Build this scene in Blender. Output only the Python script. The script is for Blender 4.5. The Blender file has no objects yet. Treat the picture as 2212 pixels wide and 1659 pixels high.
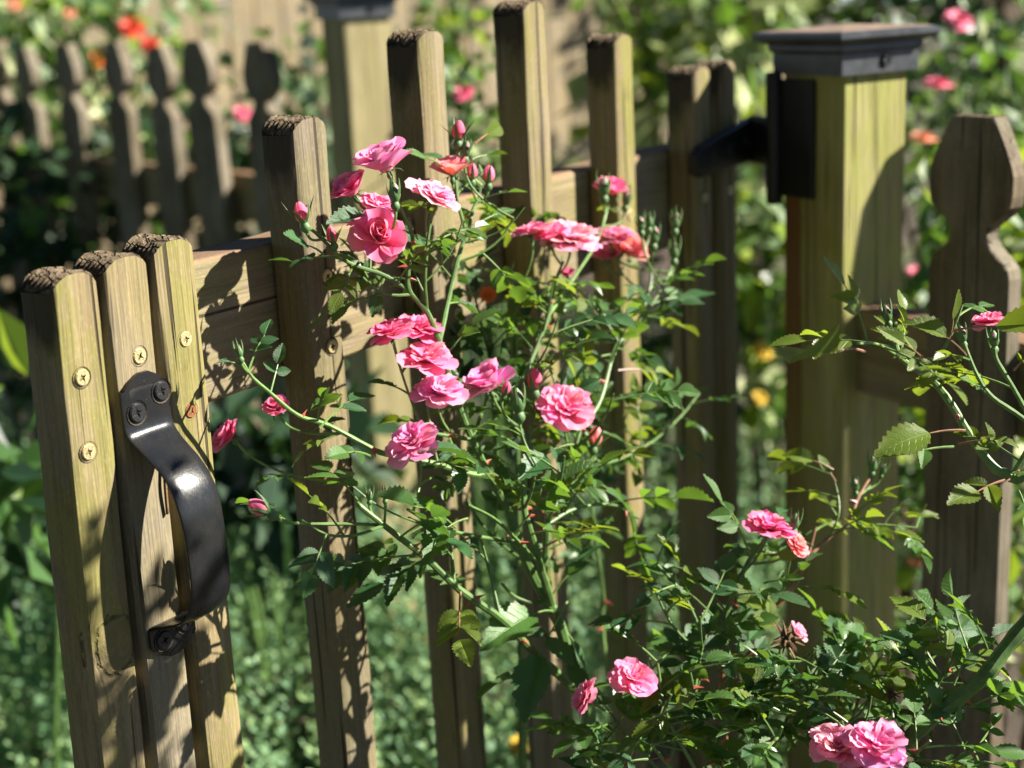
import bpy, math, random
import numpy as np
from mathutils import Vector, Matrix

random.seed(7); rng = np.random.default_rng(7)
SC = bpy.context.scene
COL = SC.collection
rad = math.radians

# ------------------------------------------------------------------ camera
FPX, CAMH = 3200.0, 1.2            # focal length in pixels of a 2212 x 1659 picture, eye height (m)
pit, rol = rad(15.0), rad(2.9)
FW = Vector((0, math.cos(pit), -math.sin(pit)))
R0 = Vector((1, 0, 0)); U0 = Vector((0, math.sin(pit), math.cos(pit)))
CR = R0 * math.cos(rol) - U0 * math.sin(rol)
CU = U0 * math.cos(rol) + R0 * math.sin(rol)
CAM = Vector((0, 0, CAMH))
cd = bpy.data.cameras.new('camera'); cam = bpy.data.objects.new('camera', cd); COL.objects.link(cam)
m = Matrix.Identity(4)
for i in range(3):
    m[i][0], m[i][1], m[i][2], m[i][3] = CR[i], CU[i], -FW[i], CAM[i]
cam.matrix_world = m
cd.sensor_width = 36; cd.lens = 36 * FPX / 2212; cd.clip_start = .02; cd.clip_end = 500
cd.dof.use_dof = True; cd.dof.focus_distance = 0.985; cd.dof.aperture_fstop = 4.8; cd.dof.aperture_blades = 0
SC.camera = cam

# ------------------------------------------------------------------ world and sun
SUNAZ = Vector((.995, .03, 0)).normalized(); ELEV = rad(34)
SUN = SUNAZ * math.cos(ELEV) + Vector((0, 0, math.sin(ELEV)))
w = bpy.data.worlds.new('World'); SC.world = w; w.use_nodes = True
nt = w.node_tree; bgn = nt.nodes['Background']
sky = nt.nodes.new('ShaderNodeTexSky'); sky.sky_type = 'NISHITA'; sky.sun_disc = False
sky.air_density = .4; sky.dust_density = .0; sky.sun_elevation = ELEV; sky.sun_rotation = math.atan2(SUNAZ.x, SUNAZ.y)
nt.links.new(sky.outputs[0], bgn.inputs[0]); bgn.inputs[1].default_value = 0.05
sl = bpy.data.lights.new('sun', 'SUN'); sl.energy = 5.0; sl.angle = rad(.53); sl.color = (1, .94, .82)
so = bpy.data.objects.new('sun', sl); COL.objects.link(so)
so.rotation_euler = (-SUN).to_track_quat('-Z', 'Y').to_euler(); so.location = SUN * 20
SC.view_settings.view_transform = 'Standard'; SC.view_settings.look = 'None'
SC.view_settings.exposure = 1.82; SC.view_settings.gamma = 1
SC.render.engine = 'CYCLES'
SC.cycles.use_denoising = True
SC.cycles.max_bounces = 8; SC.cycles.transparent_max_bounces = 8

# ------------------------------------------------------------------ places
def ray(px, py): return FW + CR * ((px - 1106) / FPX) + CU * ((829.5 - py) / FPX)
def P(px, py, d): return CAM + ray(px, py) * d
GA = rad(54)
GD = Vector((math.cos(GA), math.sin(GA), 0)); GN = Vector((math.sin(GA), -math.cos(GA), 0))
GO = P(645, 420, 1.04)
def G(px, py, h=0.0):              # the point h metres in front of the gate that lies along that line of sight
    r = ray(px, py); return CAM + r * (((GO + GN * h - CAM).dot(GN)) / r.dot(GN))
def camvec(x, y, z): return (CR * x + CU * y - FW * z).normalized()
FU = Vector((.5, -.866, 0)); FN = Vector((-.866, -.5, 0))          # fence line and its front
BD = Vector((-.675, .737, 0)).normalized()                          # back fence line
HC = P(1818, 400, 1.478); LC = P(751, 200, 2.48)                    # hinge post and latch post corners

# ------------------------------------------------------------------ materials
def mat(name):
    mm = bpy.data.materials.new(name); mm.use_nodes = True
    t = mm.node_tree; b = t.nodes['Principled BSDF']
    return mm, t, b
def nd(t, kind, **kw):
    n = t.nodes.new(kind)
    for k, v in kw.items():
        if k == 'inp':
            for a, c in v.items(): n.inputs[a].default_value = c
        else: setattr(n, k, v)
    return n
def ramp(t, stops, fac, interp='LINEAR'):
    r = t.nodes.new('ShaderNodeValToRGB'); e = r.color_ramp.elements; r.color_ramp.interpolation = interp
    while len(e) < len(stops): e.new(.5)
    for el, (p, c) in zip(e, stops):
        el.position = p; el.color = (c, c, c, 1) if isinstance(c, (int, float)) else (*c, 1)
    t.links.new(fac, r.inputs[0]); return r.outputs[0]
def mixc(t, fac, a, b, mode='MIX'):
    n = t.nodes.new('ShaderNodeMix'); n.data_type = 'RGBA'; n.blend_type = mode
    for k, v in ((0, fac), (6, a), (7, b)):
        s = n.inputs[k]
        if isinstance(v, bpy.types.NodeSocket): t.links.new(v, s)
        elif isinstance(v, (int, float)): s.default_value = v if k == 0 else (v, v, v, 1)
        else: s.default_value = (*v, 1)
    return n.outputs[2]
def math_(t, op, a, b=0.0, c=0.0):
    n = t.nodes.new('ShaderNodeMath'); n.operation = op
    for s, v in zip(n.inputs, (a, b, c)):
        if isinstance(v, bpy.types.NodeSocket): t.links.new(v, s)
        else: s.default_value = v
    return n.outputs[0]

def wood(name, axis='Z', light=(.375, .295, .150), mid=(.26, .195, .095), green=(.235, .225, .050), grey=(.26, .22, .165),
         algae=.55, greyness=.30, knot=None, stain=True, rough=.8, crack=.655):
    light, mid, green, grey = [tuple(x * .70 for x in q) for q in (light, mid, green, grey)]
    mm, t, b = mat(name); L = t.links.new
    tc = nd(t, 'ShaderNodeTexCoord'); oi = nd(t, 'ShaderNodeObjectInfo')
    off = nd(t, 'ShaderNodeCombineXYZ'); r10 = math_(t, 'MULTIPLY', oi.outputs['Random'], 37.0)
    for i in range(3): L(r10, off.inputs[i])
    base = tc.outputs['Object']
    kf = None
    if knot:                                   # a branch knot: the grain flows round it
        kx, kz, kr = knot
        sp = nd(t, 'ShaderNodeSeparateXYZ'); L(base, sp.inputs[0])
        dx = math_(t, 'SUBTRACT', sp.outputs[0], kx); dz = math_(t, 'MULTIPLY', math_(t, 'SUBTRACT', sp.outputs[2], kz), .8)
        nz = nd(t, 'ShaderNodeTexNoise', inp={'Scale': 70.0, 'Detail': 4.0}); L(base, nz.inputs[0])
        d = math_(t, 'SQRT', math_(t, 'ADD', math_(t, 'MULTIPLY', dx, dx), math_(t, 'MULTIPLY', dz, dz)))
        d = math_(t, 'ADD', d, math_(t, 'MULTIPLY', math_(t, 'SUBTRACT', nz.outputs[0], .5), kr * 1.5))
        kf = math_(t, 'DIVIDE', d, kr)
        push = math_(t, 'DIVIDE', math_(t, 'MULTIPLY', dx, 1.0), math_(t, 'ADD', math_(t, 'MULTIPLY', kf, kf), .35))
        cb = nd(t, 'ShaderNodeCombineXYZ'); L(math_(t, 'SUBTRACT', sp.outputs[0], push), cb.inputs[0]); L(sp.outputs[1], cb.inputs[1]); L(sp.outputs[2], cb.inputs[2])
        base = cb.outputs[0]
    ad = nd(t, 'ShaderNodeVectorMath', operation='ADD'); L(base, ad.inputs[0]); L(off.outputs[0], ad.inputs[1])
    def mapped(k, a):
        mp = nd(t, 'ShaderNodeMapping'); s = [k, k, k]; s['XYZ'.index(axis)] = a
        mp.inputs['Scale'].default_value = s; L(ad.outputs[0], mp.inputs[0]); return mp.outputs[0]
    def noise(v, det=4.0, ro=.6, dis=0.0):
        n = nd(t, 'ShaderNodeTexNoise', inp={'Scale': 1.0, 'Detail': det, 'Roughness': ro, 'Distortion': dis}); L(v, n.inputs[0]); return n.outputs[0]
    g1 = noise(mapped(150, 5), 3, .65); g2 = noise(mapped(45, 1.6), 2, .5, .4); g3 = noise(mapped(420, 16), 1, .7)
    cr = noise(mapped(190, 3.2), 1, .5); big = noise(mapped(14, 6), 2, .6); big2 = noise(mapped(30, 12), 4, .65); sp_ = noise(mapped(700, 260), 0, .6)
    c = mixc(t, ramp(t, [(.38, 0), (.62, 1)], g2), light, mid)
    c = mixc(t, ramp(t, [(.42, 0), (.68, .62)], g1), c, tuple(x * .55 for x in mid))
    sc_ = nd(t, 'ShaderNodeSeparateColor'); L(oi.outputs['Color'], sc_.inputs[0])
    c = mixc(t, math_(t, 'MULTIPLY', sc_.outputs[1], math_(t, 'MULTIPLY', ramp(t, [(.40, .15), (.58, 1)], big), greyness * 1.6)), c, grey)
    c = mixc(t, math_(t, 'MULTIPLY', sc_.outputs[0], math_(t, 'MULTIPLY', ramp(t, [(.45, 0), (.58, 1)], big2), algae)), c, green)
    c = mixc(t, sc_.outputs[2], (0, 0, 0), c, 'MIX')
    c = mixc(t, ramp(t, [(.34, .28), (.50, 0)], g3), c, (.06, .045, .02))
    c = mixc(t, ramp(t, [(.58, 0), (.72, .12)], sp_), c, (.40, .33, .19))
    crk = ramp(t, [(crack, 0), (crack + .035, 1)], cr)
    c = mixc(t, math_(t, 'MULTIPLY', crk, .85), c, (.025, .018, .01))
    if kf is not None:
        ring = ramp(t, [(.0, .25), (.55, .15), (.82, .2), (.92, 1), (1.0, .95), (1.1, .1), (1.25, .35), (1.35, 0)], math_(t, 'MULTIPLY', kf, .72))
        brk = nd(t, 'ShaderNodeTexNoise', inp={'Scale': 60.0, 'Detail': 4.0, 'Roughness': .7}); L(tc.outputs['Object'], brk.inputs[0])
        ring = math_(t, 'MULTIPLY', ring, ramp(t, [(.40, .05), (.56, 1)], brk.outputs[0]))
        heart = ramp(t, [(.80, .25), (1.05, 0)], math_(t, 'MULTIPLY', kf, .72)); c = mixc(t, heart, c, (.11, .095, .035))
        c = mixc(t, math_(t, 'MULTIPLY', ring, .7), c, (.02, .014, .008))
    if stain:
        at = nd(t, 'ShaderNodeAttribute', attribute_name='stain')
        sf = math_(t, 'MULTIPLY', ramp(t, [(.25, 0), (.6, 1)], math_(t, 'ADD', math_(t, 'MULTIPLY', at.outputs['Fac'], 1.0), math_(t, 'MULTIPLY', math_(t, 'SUBTRACT', big2, .5), 1.5))), .85)
        c = mixc(t, sf, c, (.030, .024, .017))
    L(c, b.inputs['Base Color']); b.inputs['Roughness'].default_value = rough; b.inputs['Specular IOR Level'].default_value = .25
    hsum = math_(t, 'ADD', math_(t, 'MULTIPLY', g1, .6), math_(t, 'MULTIPLY', g3, .5))
    hsum = math_(t, 'SUBTRACT', hsum, math_(t, 'MULTIPLY', crk, 1.3))
    if kf is not None: hsum = math_(t, 'SUBTRACT', hsum, math_(t, 'MULTIPLY', ring, 1.4))
    bp = nd(t, 'ShaderNodeBump', inp={'Strength': .75, 'Distance': .0022}); L(hsum, bp.inputs['Height']); L(bp.outputs[0], b.inputs['Normal'])
    return mm

def endgrain():
    mm, t, b = mat('weathered_end_grain'); L = t.links.new
    tc = nd(t, 'ShaderNodeTexCoord')
    n = nd(t, 'ShaderNodeTexNoise', inp={'Scale': 160.0, 'Detail': 5.0, 'Roughness': .7}); L(tc.outputs['Object'], n.inputs[0])
    mp = nd(t, 'ShaderNodeMapping', inp={'Scale': (1.0, .45, .6)}); L(tc.outputs['Object'], mp.inputs[0])
    v = nd(t, 'ShaderNodeTexVoronoi', feature='DISTANCE_TO_EDGE', inp={'Scale': 120.0}); L(mp.outputs[0], v.inputs[0])
    c = ramp(t, [(.3, (.035, .026, .018)), (.5, (.10, .075, .05)), (.72, (.24, .185, .125))], n.outputs[0])
    ck = ramp(t, [(.0, 1), (.09, 0)], v.outputs[0])
    L(mixc(t, math_(t, 'MULTIPLY', ck, .55), c, (.015, .012, .009)), b.inputs['Base Color']); b.inputs['Roughness'].default_value = .95
    b.inputs['Specular IOR Level'].default_value = .1
    bp = nd(t, 'ShaderNodeBump', inp={'Strength': 1.0, 'Distance': .003}); L(math_(t, 'SUBTRACT', n.outputs[0], ck), bp.inputs['Height']); L(bp.outputs[0], b.inputs['Normal'])
    return mm

def plain(name, col, rough=.6, metal=0.0, nscale=0, namp=.3, bump=0.0, spec=.5):
    col = tuple(x * .74 for x in col)
    mm, t, b = mat(name); L = t.links.new
    b.inputs['Roughness'].default_value = rough; b.inputs['Metallic'].default_value = metal; b.inputs['Specular IOR Level'].default_value = spec
    if nscale:
        tc = nd(t, 'ShaderNodeTexCoord'); n = nd(t, 'ShaderNodeTexNoise', inp={'Scale': float(nscale), 'Detail': 5.0, 'Roughness': .65}); L(tc.outputs['Object'], n.inputs[0])
        L(ramp(t, [(.3, tuple(x * (1 - namp) for x in col)), (.7, tuple(min(1, x * (1 + namp)) for x in col))], n.outputs[0]), b.inputs['Base Color'])
        if bump:
            bp = nd(t, 'ShaderNodeBump', inp={'Strength': bump, 'Distance': .002}); L(n.outputs[0], bp.inputs['Height']); L(bp.outputs[0], b.inputs['Normal'])
    else: b.inputs['Base Color'].default_value = (*col, 1)
    return mm

def leafmat(name, top, lit, trans=.35, rough=.42, veins=True, var=.35):
    top = tuple(x * .78 for x in top); lit = tuple(x * .78 for x in lit)
    mm, t, b = mat(name); L = t.links.new
    oi = nd(t, 'ShaderNodeObjectInfo'); at = nd(t, 'ShaderNodeAttribute', attribute_name='tx'); tv = nd(t, 'ShaderNodeAttribute', attribute_name='tint')
    geo = nd(t, 'ShaderNodeTexCoord'); n = nd(t, 'ShaderNodeTexNoise', inp={'Scale': 70.0, 'Detail': 3.0}); L(geo.outputs['Object'], n.inputs[0])
    k = math_(t, 'ADD', math_(t, 'MULTIPLY', oi.outputs['Random'], .5), math_(t, 'ADD', math_(t, 'MULTIPLY', n.outputs[0], .35), math_(t, 'MULTIPLY', tv.outputs['Fac'], .6)))
    c = ramp(t, [(.1, tuple(x * (1 - var) for x in top)), (.55, top), (1.0, (top[0] * (1 + 2 * var), top[1] * (1 + var), top[2] * (1 + var * .3)))], k)
    if veins:
        sx = nd(t, 'ShaderNodeSeparateXYZ'); L(at.outputs['Vector'], sx.inputs[0])
        au = math_(t, 'ABSOLUTE', sx.outputs[0])
        mid = ramp(t, [(.02, 1), (.07, 0)], au)
        ph = math_(t, 'SUBTRACT', sx.outputs[1], math_(t, 'MULTIPLY', au, .22))
        sv = math_(t, 'ABSOLUTE', math_(t, 'SINE', math_(t, 'MULTIPLY', ph, 25.0)))
        vein = math_(t, 'MAXIMUM', mid, math_(t, 'MULTIPLY', ramp(t, [(.05, .8), (.22, 0)], sv), .6))
        c = mixc(t, math_(t, 'MULTIPLY', vein, .45), c, (top[0] * 2.0 + .03, top[1] * 1.6 + .03, top[2] * 1.6 + .01))
        bp = nd(t, 'ShaderNodeBump', inp={'Strength': .5, 'Distance': .0009}); L(math_(t, 'SUBTRACT', math_(t, 'MULTIPLY', n.outputs[0], .6), vein), bp.inputs['Height']); L(bp.outputs[0], b.inputs['Normal'])
        rim = ramp(t, [(.86, 0), (1.0, .55)], au); c = mixc(t, rim, c, (.10, .05, .03))
    L(c, b.inputs['Base Color']); b.inputs['Roughness'].default_value = rough; b.inputs['Specular IOR Level'].default_value = .45
    tr = nd(t, 'ShaderNodeBsdfTranslucent'); L(mixc(t, .35, lit, c), tr.inputs[0])
    ms = nd(t, 'ShaderNodeMixShader', inp={0: trans}); L(b.outputs[0], ms.inputs[1]); L(tr.outputs[0], ms.inputs[2])
    L(ms.outputs[0], t.nodes['Material Output'].inputs[0]); return mm

def petalmat():
    mm, t, b = mat('rose_petal'); L = t.links.new
    oi = nd(t, 'ShaderNodeObjectInfo'); at = nd(t, 'ShaderNodeAttribute', attribute_name='tx')
    sx = nd(t, 'ShaderNodeSeparateXYZ'); L(at.outputs['Vector'], sx.inputs[0])
    tc = nd(t, 'ShaderNodeTexCoord'); mp = nd(t, 'ShaderNodeMapping', inp={'Scale': (14.0, 1.2, 1.0)}); L(at.outputs['Vector'], mp.inputs[0])
    n = nd(t, 'ShaderNodeTexNoise', inp={'Scale': 2.0, 'Detail': 4.0}); L(mp.outputs[0], n.inputs[0])
    col = oi.outputs['Color']
    c = mixc(t, ramp(t, [(.60, 0), (.98, .26)], sx.outputs[1]), col, (.97, .68, .78))
    c = mixc(t, ramp(t, [(.05, .9), (.38, 0)], sx.outputs[1]), c, (.88, .56, .28))
    c = mixc(t, ramp(t, [(.42, 0), (.75, .16)], n.outputs[0]), c, (.82, .12, .30))
    L(c, b.inputs['Base Color']); b.inputs['Roughness'].default_value = .55; b.inputs['Specular IOR Level'].default_value = .3
    b.inputs['Sheen Weight'].default_value = .15
    bp = nd(t, 'ShaderNodeBump', inp={'Strength': .25, 'Distance': .0006}); L(n.outputs[0], bp.inputs['Height']); L(bp.outputs[0], b.inputs['Normal'])
    tr = nd(t, 'ShaderNodeBsdfTranslucent'); L(c, tr.inputs[0])
    ms = nd(t, 'ShaderNodeMixShader', inp={0: .48}); L(b.outputs[0], ms.inputs[1]); L(tr.outputs[0], ms.inputs[2])
    L(ms.outputs[0], t.nodes['Material Output'].inputs[0]); return mm

M = {}
M['picket'] = wood('weathered_picket_wood')
M['picket_knot'] = wood('knotted_picket_wood', knot=(.003, .806, .0125))
M['rail'] = wood('rail_wood', axis='X', algae=.35, greyness=.35, stain=False, crack=.70)
M['railtop'] = wood('rail_top_wood', axis='X', light=(.40, .22, .11), mid=(.22, .115, .06), green=(.12, .09, .05), algae=.25, greyness=.2, stain=False)
M['post'] = wood('post_wood', light=(.52, .44, .24), mid=(.42, .35, .17), green=(.36, .34, .12), algae=.3, greyness=.1, stain=False)
def rusty_post():
    mm = wood('hinge_post_wood', light=(.50, .46, .18), mid=(.40, .365, .125), green=(.36, .375, .08), algae=.65, greyness=.1, stain=False); t = mm.node_tree; L = t.links.new
    b = t.nodes['Principled BSDF']; src = b.inputs['Base Color'].links[0].from_socket
    tc = nd(t, 'ShaderNodeTexCoord'); sp = nd(t, 'ShaderNodeSeparateXYZ'); L(tc.outputs['Object'], sp.inputs[0])
    n = nd(t, 'ShaderNodeTexNoise', inp={'Scale': 1.0, 'Detail': 3.0}); mp = nd(t, 'ShaderNodeMapping', inp={'Scale': (90.0, 90.0, 5.0)}); L(tc.outputs['Object'], mp.inputs[0]); L(mp.outputs[0], n.inputs[0])
    x = math_(t, 'ADD', sp.outputs[0], math_(t, 'MULTIPLY', math_(t, 'SUBTRACT', n.outputs[0], .5), .012))
    f = math_(t, 'MULTIPLY', math_(t, 'LESS_THAN', x, -.016), ramp(t, [(.55, 0), (.8, .8), (.97, .95), (1.0, .3)], sp.outputs[2]))
    L(mixc(t, math_(t, 'MULTIPLY', f, .9), src, (.13, .042, .016)), b.inputs['Base Color']); return mm
M['gothic'] = wood('grey_fence_wood', light=(.24, .18, .115), mid=(.14, .10, .062), green=(.10, .09, .045), algae=.4, greyness=.7, stain=False)
M['boards'] = wood('tan_board_wood', light=(.52, .41, .25), mid=(.36, .27, .15), green=(.3, .27, .12), algae=.2, greyness=.4, stain=False)
M['end'] = endgrain()
M['brass'] = plain('zinc_screw', (.58, .47, .24), .45, .55, 500, .55, .4)
M['rust'] = plain('rusty_screw', (.30, .11, .035), .75, .25, 1200, .5, .6)
M['slot'] = plain('screw_recess', (.06, .045, .025), .8)
M['black'] = plain('black_painted_steel', (.016, .017, .02), .30, .35, 160, .35, .10, .6)
def worn_black():
    mm, t, b = mat('worn_black_steel'); L = t.links.new
    tc = nd(t, 'ShaderNodeTexCoord'); n = nd(t, 'ShaderNodeTexNoise', inp={'Scale': 55.0, 'Detail': 6.0, 'Roughness': .7}); L(tc.outputs['Object'], n.inputs[0])
    mp = nd(t, 'ShaderNodeMapping', inp={'Scale': (900.0, 900.0, 60.0)}); L(tc.outputs['Object'], mp.inputs[0]); n2 = nd(t, 'ShaderNodeTexNoise', inp={'Scale': 1.0, 'Detail': 2.0}); L(mp.outputs[0], n2.inputs[0])
    sp = nd(t, 'ShaderNodeTexNoise', inp={'Scale': 900.0, 'Detail': 1.0}); L(tc.outputs['Object'], sp.inputs[0])
    geo = nd(t, 'ShaderNodeNewGeometry'); edge = ramp(t, [(.515, 0), (.56, .55)], geo.outputs['Pointiness'])
    c = mixc(t, ramp(t, [(.4, 0), (.7, .6)], n.outputs[0]), (.009, .010, .012), (.018, .016, .014))
    c = mixc(t, edge, c, (.09, .085, .08)); c = mixc(t, ramp(t, [(.75, 0), (.82, .4)], sp.outputs[0]), c, (.18, .16, .13))
    L(c, b.inputs['Base Color']); b.inputs['Metallic'].default_value = .0; b.inputs['Specular IOR Level'].default_value = .38
    L(ramp(t, [(.3, .18), (.7, .32)], math_(t, 'ADD', math_(t, 'MULTIPLY', n.outputs[0], .6), math_(t, 'MULTIPLY', n2.outputs[0], .4))), b.inputs['Roughness'])
    bp = nd(t, 'ShaderNodeBump', inp={'Strength': .12, 'Distance': .0006}); L(n2.outputs[0], bp.inputs['Height']); L(bp.outputs[0], b.inputs['Normal']); return mm
M['black'] = worn_black()
M['blackscrew'] = plain('black_screw', (.05, .05, .055), .35, .6, 700, .3, .2)
M['hinge'] = plain('matt_black_iron', (.012, .012, .014), .5, .2, 120, .4, .2)
M['cap'] = plain('black_post_cap', (.060, .064, .072), .40, .1, 60, .45, .2)
M['captop'] = plain('dusty_cap_top', (.22, .15, .105), .8, 0, 40, .35, .2)
M['stem'] = plain('green_rose_stem', (.10, .19, .045), .5, 0, 120, .35, .2)
M['stemlight'] = plain('pale_rose_stem', (.15, .26, .065), .5, 0, 120, .3, .2)
M['stemred'] = plain('reddish_rose_stem', (.30, .15, .085), .5, 0, 90, .45, .2)
M['calyx'] = plain('rose_calyx', (.10, .20, .06), .5, 0, 200, .35, .2)
M['thorn'] = plain('thorn', (.45, .09, .06), .45)
M['petal'] = petalmat()
M['deep'] = leafmat('deep_rose_leaf', (.045, .140, .045), (.20, .40, .03), .32, .40)
M['mid'] = leafmat('green_rose_leaf', (.090, .215, .050), (.30, .52, .03), .40, .36)
M['young'] = leafmat('young_rose_leaf', (.16, .25, .03), (.40, .52, .03), .48, .40)
M['brown'] = plain('dry_brown', (.17, .10, .045), .9, 0, 250, .5, .5)
M['stamen'] = plain('stamen', (.65, .42, .06), .7)
M['soil'] = None

# ------------------------------------------------------------------ mesh helpers
class MB:
    def __init__(s): s.v = []; s.f = []; s.m = []; s.tx = []; s.st = []
    def add(s, v, f, mi=0, tx=None, st=None):
        o = len(s.v); s.v += [tuple(p) for p in v]; s.f += [tuple(o + i for i in q) for q in f]; s.m += [mi] * len(f)
        s.tx += list(tx) if tx is not None else [(0, 0, 0)] * len(v)
        s.st += list(st) if st is not None else [0.0] * len(v)
    def mesh(s, name, mats, smooth=True, attr=None):
        me = bpy.data.meshes.new(name); me.from_pydata(s.v, [], s.f)
        for q in mats: me.materials.append(q)
        me.polygons.foreach_set('material_index', s.m)
        me.polygons.foreach_set('use_smooth', [smooth] * len(s.f))
        if any(any(q) for q in s.tx):
            a = me.attributes.new('tx', 'FLOAT_VECTOR', 'POINT'); a.data.foreach_set('vector', np.array(s.tx, np.float32).ravel())
        if any(s.st):
            a = me.attributes.new(attr or 'stain', 'FLOAT', 'POINT'); a.data.foreach_set('value', np.array(s.st, np.float32))
        me.update()
        if smooth: me.set_sharp_from_angle(angle=rad(38))
        return me
    def box(s, c, h, mi=0, bev=0.0, rot=None):
        c = Vector(c); x, y, z = h
        if bev <= 0:
            v = [Vector((a * x, b * y, d * z)) for d in (-1, 1) for b in (-1, 1) for a in (-1, 1)]
            f = [(0, 2, 3, 1), (4, 5, 7, 6), (0, 1, 5, 4), (2, 6, 7, 3), (0, 4, 6, 2), (1, 3, 7, 5)]
        else:
            v = []; e = bev
            for zz, k in ((-z, e), (-z + e, 0), (z - e, 0), (z, e)):
                for sx, sy in ((-1, -1), (1, -1), (1, 1), (-1, 1)):
                    pts = [(sx * (x - k), sy * (y - k - e)), (sx * (x - k - e), sy * (y - k))]
                    if sx * sy < 0: pts = pts[::-1]
                    if sx * sy > 0: pts = pts
                    v += [Vector((a, b, zz)) for a, b in pts]
            f = []
            for r in range(3):
                for i in range(8): f.append((r * 8 + i, r * 8 + (i + 1) % 8, r * 8 + 8 + (i + 1) % 8, r * 8 + 8 + i))
            f += [tuple(range(7, -1, -1)), tuple(range(24, 32))]
        if rot is not None: v = [rot @ p for p in v]
        s.add([p + c for p in v], f, mi)

def link(o, parent=None):
    COL.objects.link(o)
    if parent is not None: o.parent = parent
    return o
def obj(name, me, parent=None, loc=None, mw=None):
    o = bpy.data.objects.new(name, me); link(o, parent)
    if loc is not None: o.location = loc
    if mw is not None: o.matrix_basis = mw
    return o
def tag(o, label=None, cat=None, group=None, kind=None):
    for k, v in (('label', label), ('category', cat), ('group', group), ('kind', kind)):
        if v: o[k] = v
    return o
def thing(name, label, cat, loc, rz=0.0, group=None):
    o = bpy.data.objects.new(name, None); o.empty_display_size = .05; link(o); o.location = loc; o.rotation_euler = (0, 0, rz)
    return tag(o, label, cat, group)
def frame(x, y, z, o=(0, 0, 0)):
    mm = Matrix.Identity(4)
    for i in range(3): mm[i][0], mm[i][1], mm[i][2], mm[i][3] = x[i], y[i], z[i], o[i]
    return mm
def cr_spline(pts, n=6):
    pts = [np.array(p, float) for p in pts]; out = []
    q = [2 * pts[0] - pts[1]] + pts + [2 * pts[-1] - pts[-2]]
    for i in range(1, len(q) - 2):
        for k in range(n):
            u = k / n
            out.append(.5 * ((2 * q[i]) + (-q[i - 1] + q[i + 1]) * u + (2 * q[i - 1] - 5 * q[i] + 4 * q[i + 1] - q[i + 2]) * u * u + (-q[i - 1] + 3 * q[i] - 3 * q[i + 1] + q[i + 2]) * u ** 3))
    out.append(q[-2]); return [Vector(p) for p in out]
def tube(mb, pts, radii, seg=7, mi=0, cap=True):
    pts = [Vector(p) for p in pts]; n = len(pts)
    t0 = (pts[1] - pts[0]).normalized(); nrm = t0.orthogonal().normalized(); v = []; f = []
    for i, p in enumerate(pts):
        t = (pts[min(i + 1, n - 1)] - pts[max(i - 1, 0)]).normalized()
        nrm = (nrm - t * nrm.dot(t)).normalized(); b = t.cross(nrm); r = radii[i] if hasattr(radii, '__len__') else radii
        v += [p + (nrm * math.cos(2 * math.pi * k / seg) + b * math.sin(2 * math.pi * k / seg)) * r for k in range(seg)]
    for i in range(n - 1):
        for k in range(seg): f.append((i * seg + k, i * seg + (k + 1) % seg, (i + 1) * seg + (k + 1) % seg, (i + 1) * seg + k))
    if cap: f += [tuple(range(seg - 1, -1, -1)), tuple(range((n - 1) * seg, n * seg))]
    mb.add(v, f, mi)
def lathe(mb, prof, seg=10, mi=0, mw=None):
    v = []; f = []
    for r, z in prof:
        for k in range(seg):
            a = 2 * math.pi * k / seg; p = Vector((r * math.cos(a), r * math.sin(a), z)); v.append(mw @ p if mw else p)
    for i in range(len(prof) - 1):
        for k in range(seg): f.append((i * seg + k, i * seg + (k + 1) % seg, (i + 1) * seg + (k + 1) % seg, (i + 1) * seg + k))
    f += [tuple(range(seg - 1, -1, -1)), tuple(range((len(prof) - 1) * seg, len(prof) * seg))]
    mb.add(v, f, mi)

# ------------------------------------------------------------------ ground
def ground():
    mm, t, b = mat('mulch_ground'); L = t.links.new
    tc = nd(t, 'ShaderNodeTexCoord')
    n1 = nd(t, 'ShaderNodeTexNoise', inp={'Scale': 38.0, 'Detail': 6.0, 'Roughness': .7}); L(tc.outputs['Object'], n1.inputs[0])
    n2 = nd(t, 'ShaderNodeTexNoise', inp={'Scale': .7, 'Detail': 4.0}); L(tc.outputs['Object'], n2.inputs[0])
    c = ramp(t, [(.3, (.022, .016, .011)), (.55, (.065, .046, .032)), (.75, (.15, .11, .08))], n1.outputs[0])
    c = mixc(t, ramp(t, [(.48, 0), (.6, .7)], n2.outputs[0]), c, (.07, .10, .03))
    L(c, b.inputs['Base Color']); b.inputs['Roughness'].default_value = .95
    bp = nd(t, 'ShaderNodeBump', inp={'Strength': .8, 'Distance': .02}); L(n1.outputs[0], bp.inputs['Height']); L(bp.outputs[0], b.inputs['Normal'])
    mb = MB(); N = 40; S = 60.0
    v = []; 
    for j in range(N + 1):
        for i in range(N + 1):
            x = (i / N - .5) * 2; y = (j / N - .5) * 2
            X = x * abs(x) * S; Y = y * abs(y) * S + 3; r = math.hypot(X, Y)
            v.append((X, Y, .02 * math.sin(X * 3.1) * math.sin(Y * 2.3) if r < 12 else 0))
    mb.add(v, [(j * (N + 1) + i, j * (N + 1) + i + 1, (j + 1) * (N + 1) + i + 1, (j + 1) * (N + 1) + i) for j in range(N) for i in range(N)])
    tag(obj('ground', mb.mesh('ground', [mm])), kind='structure')
ground()

# ------------------------------------------------------------------ gate
gate = thing('garden_gate', 'open wooden picket gate with arched top and black pull handle', 'gate', (GO.x, GO.y, 0), GA)
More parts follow.
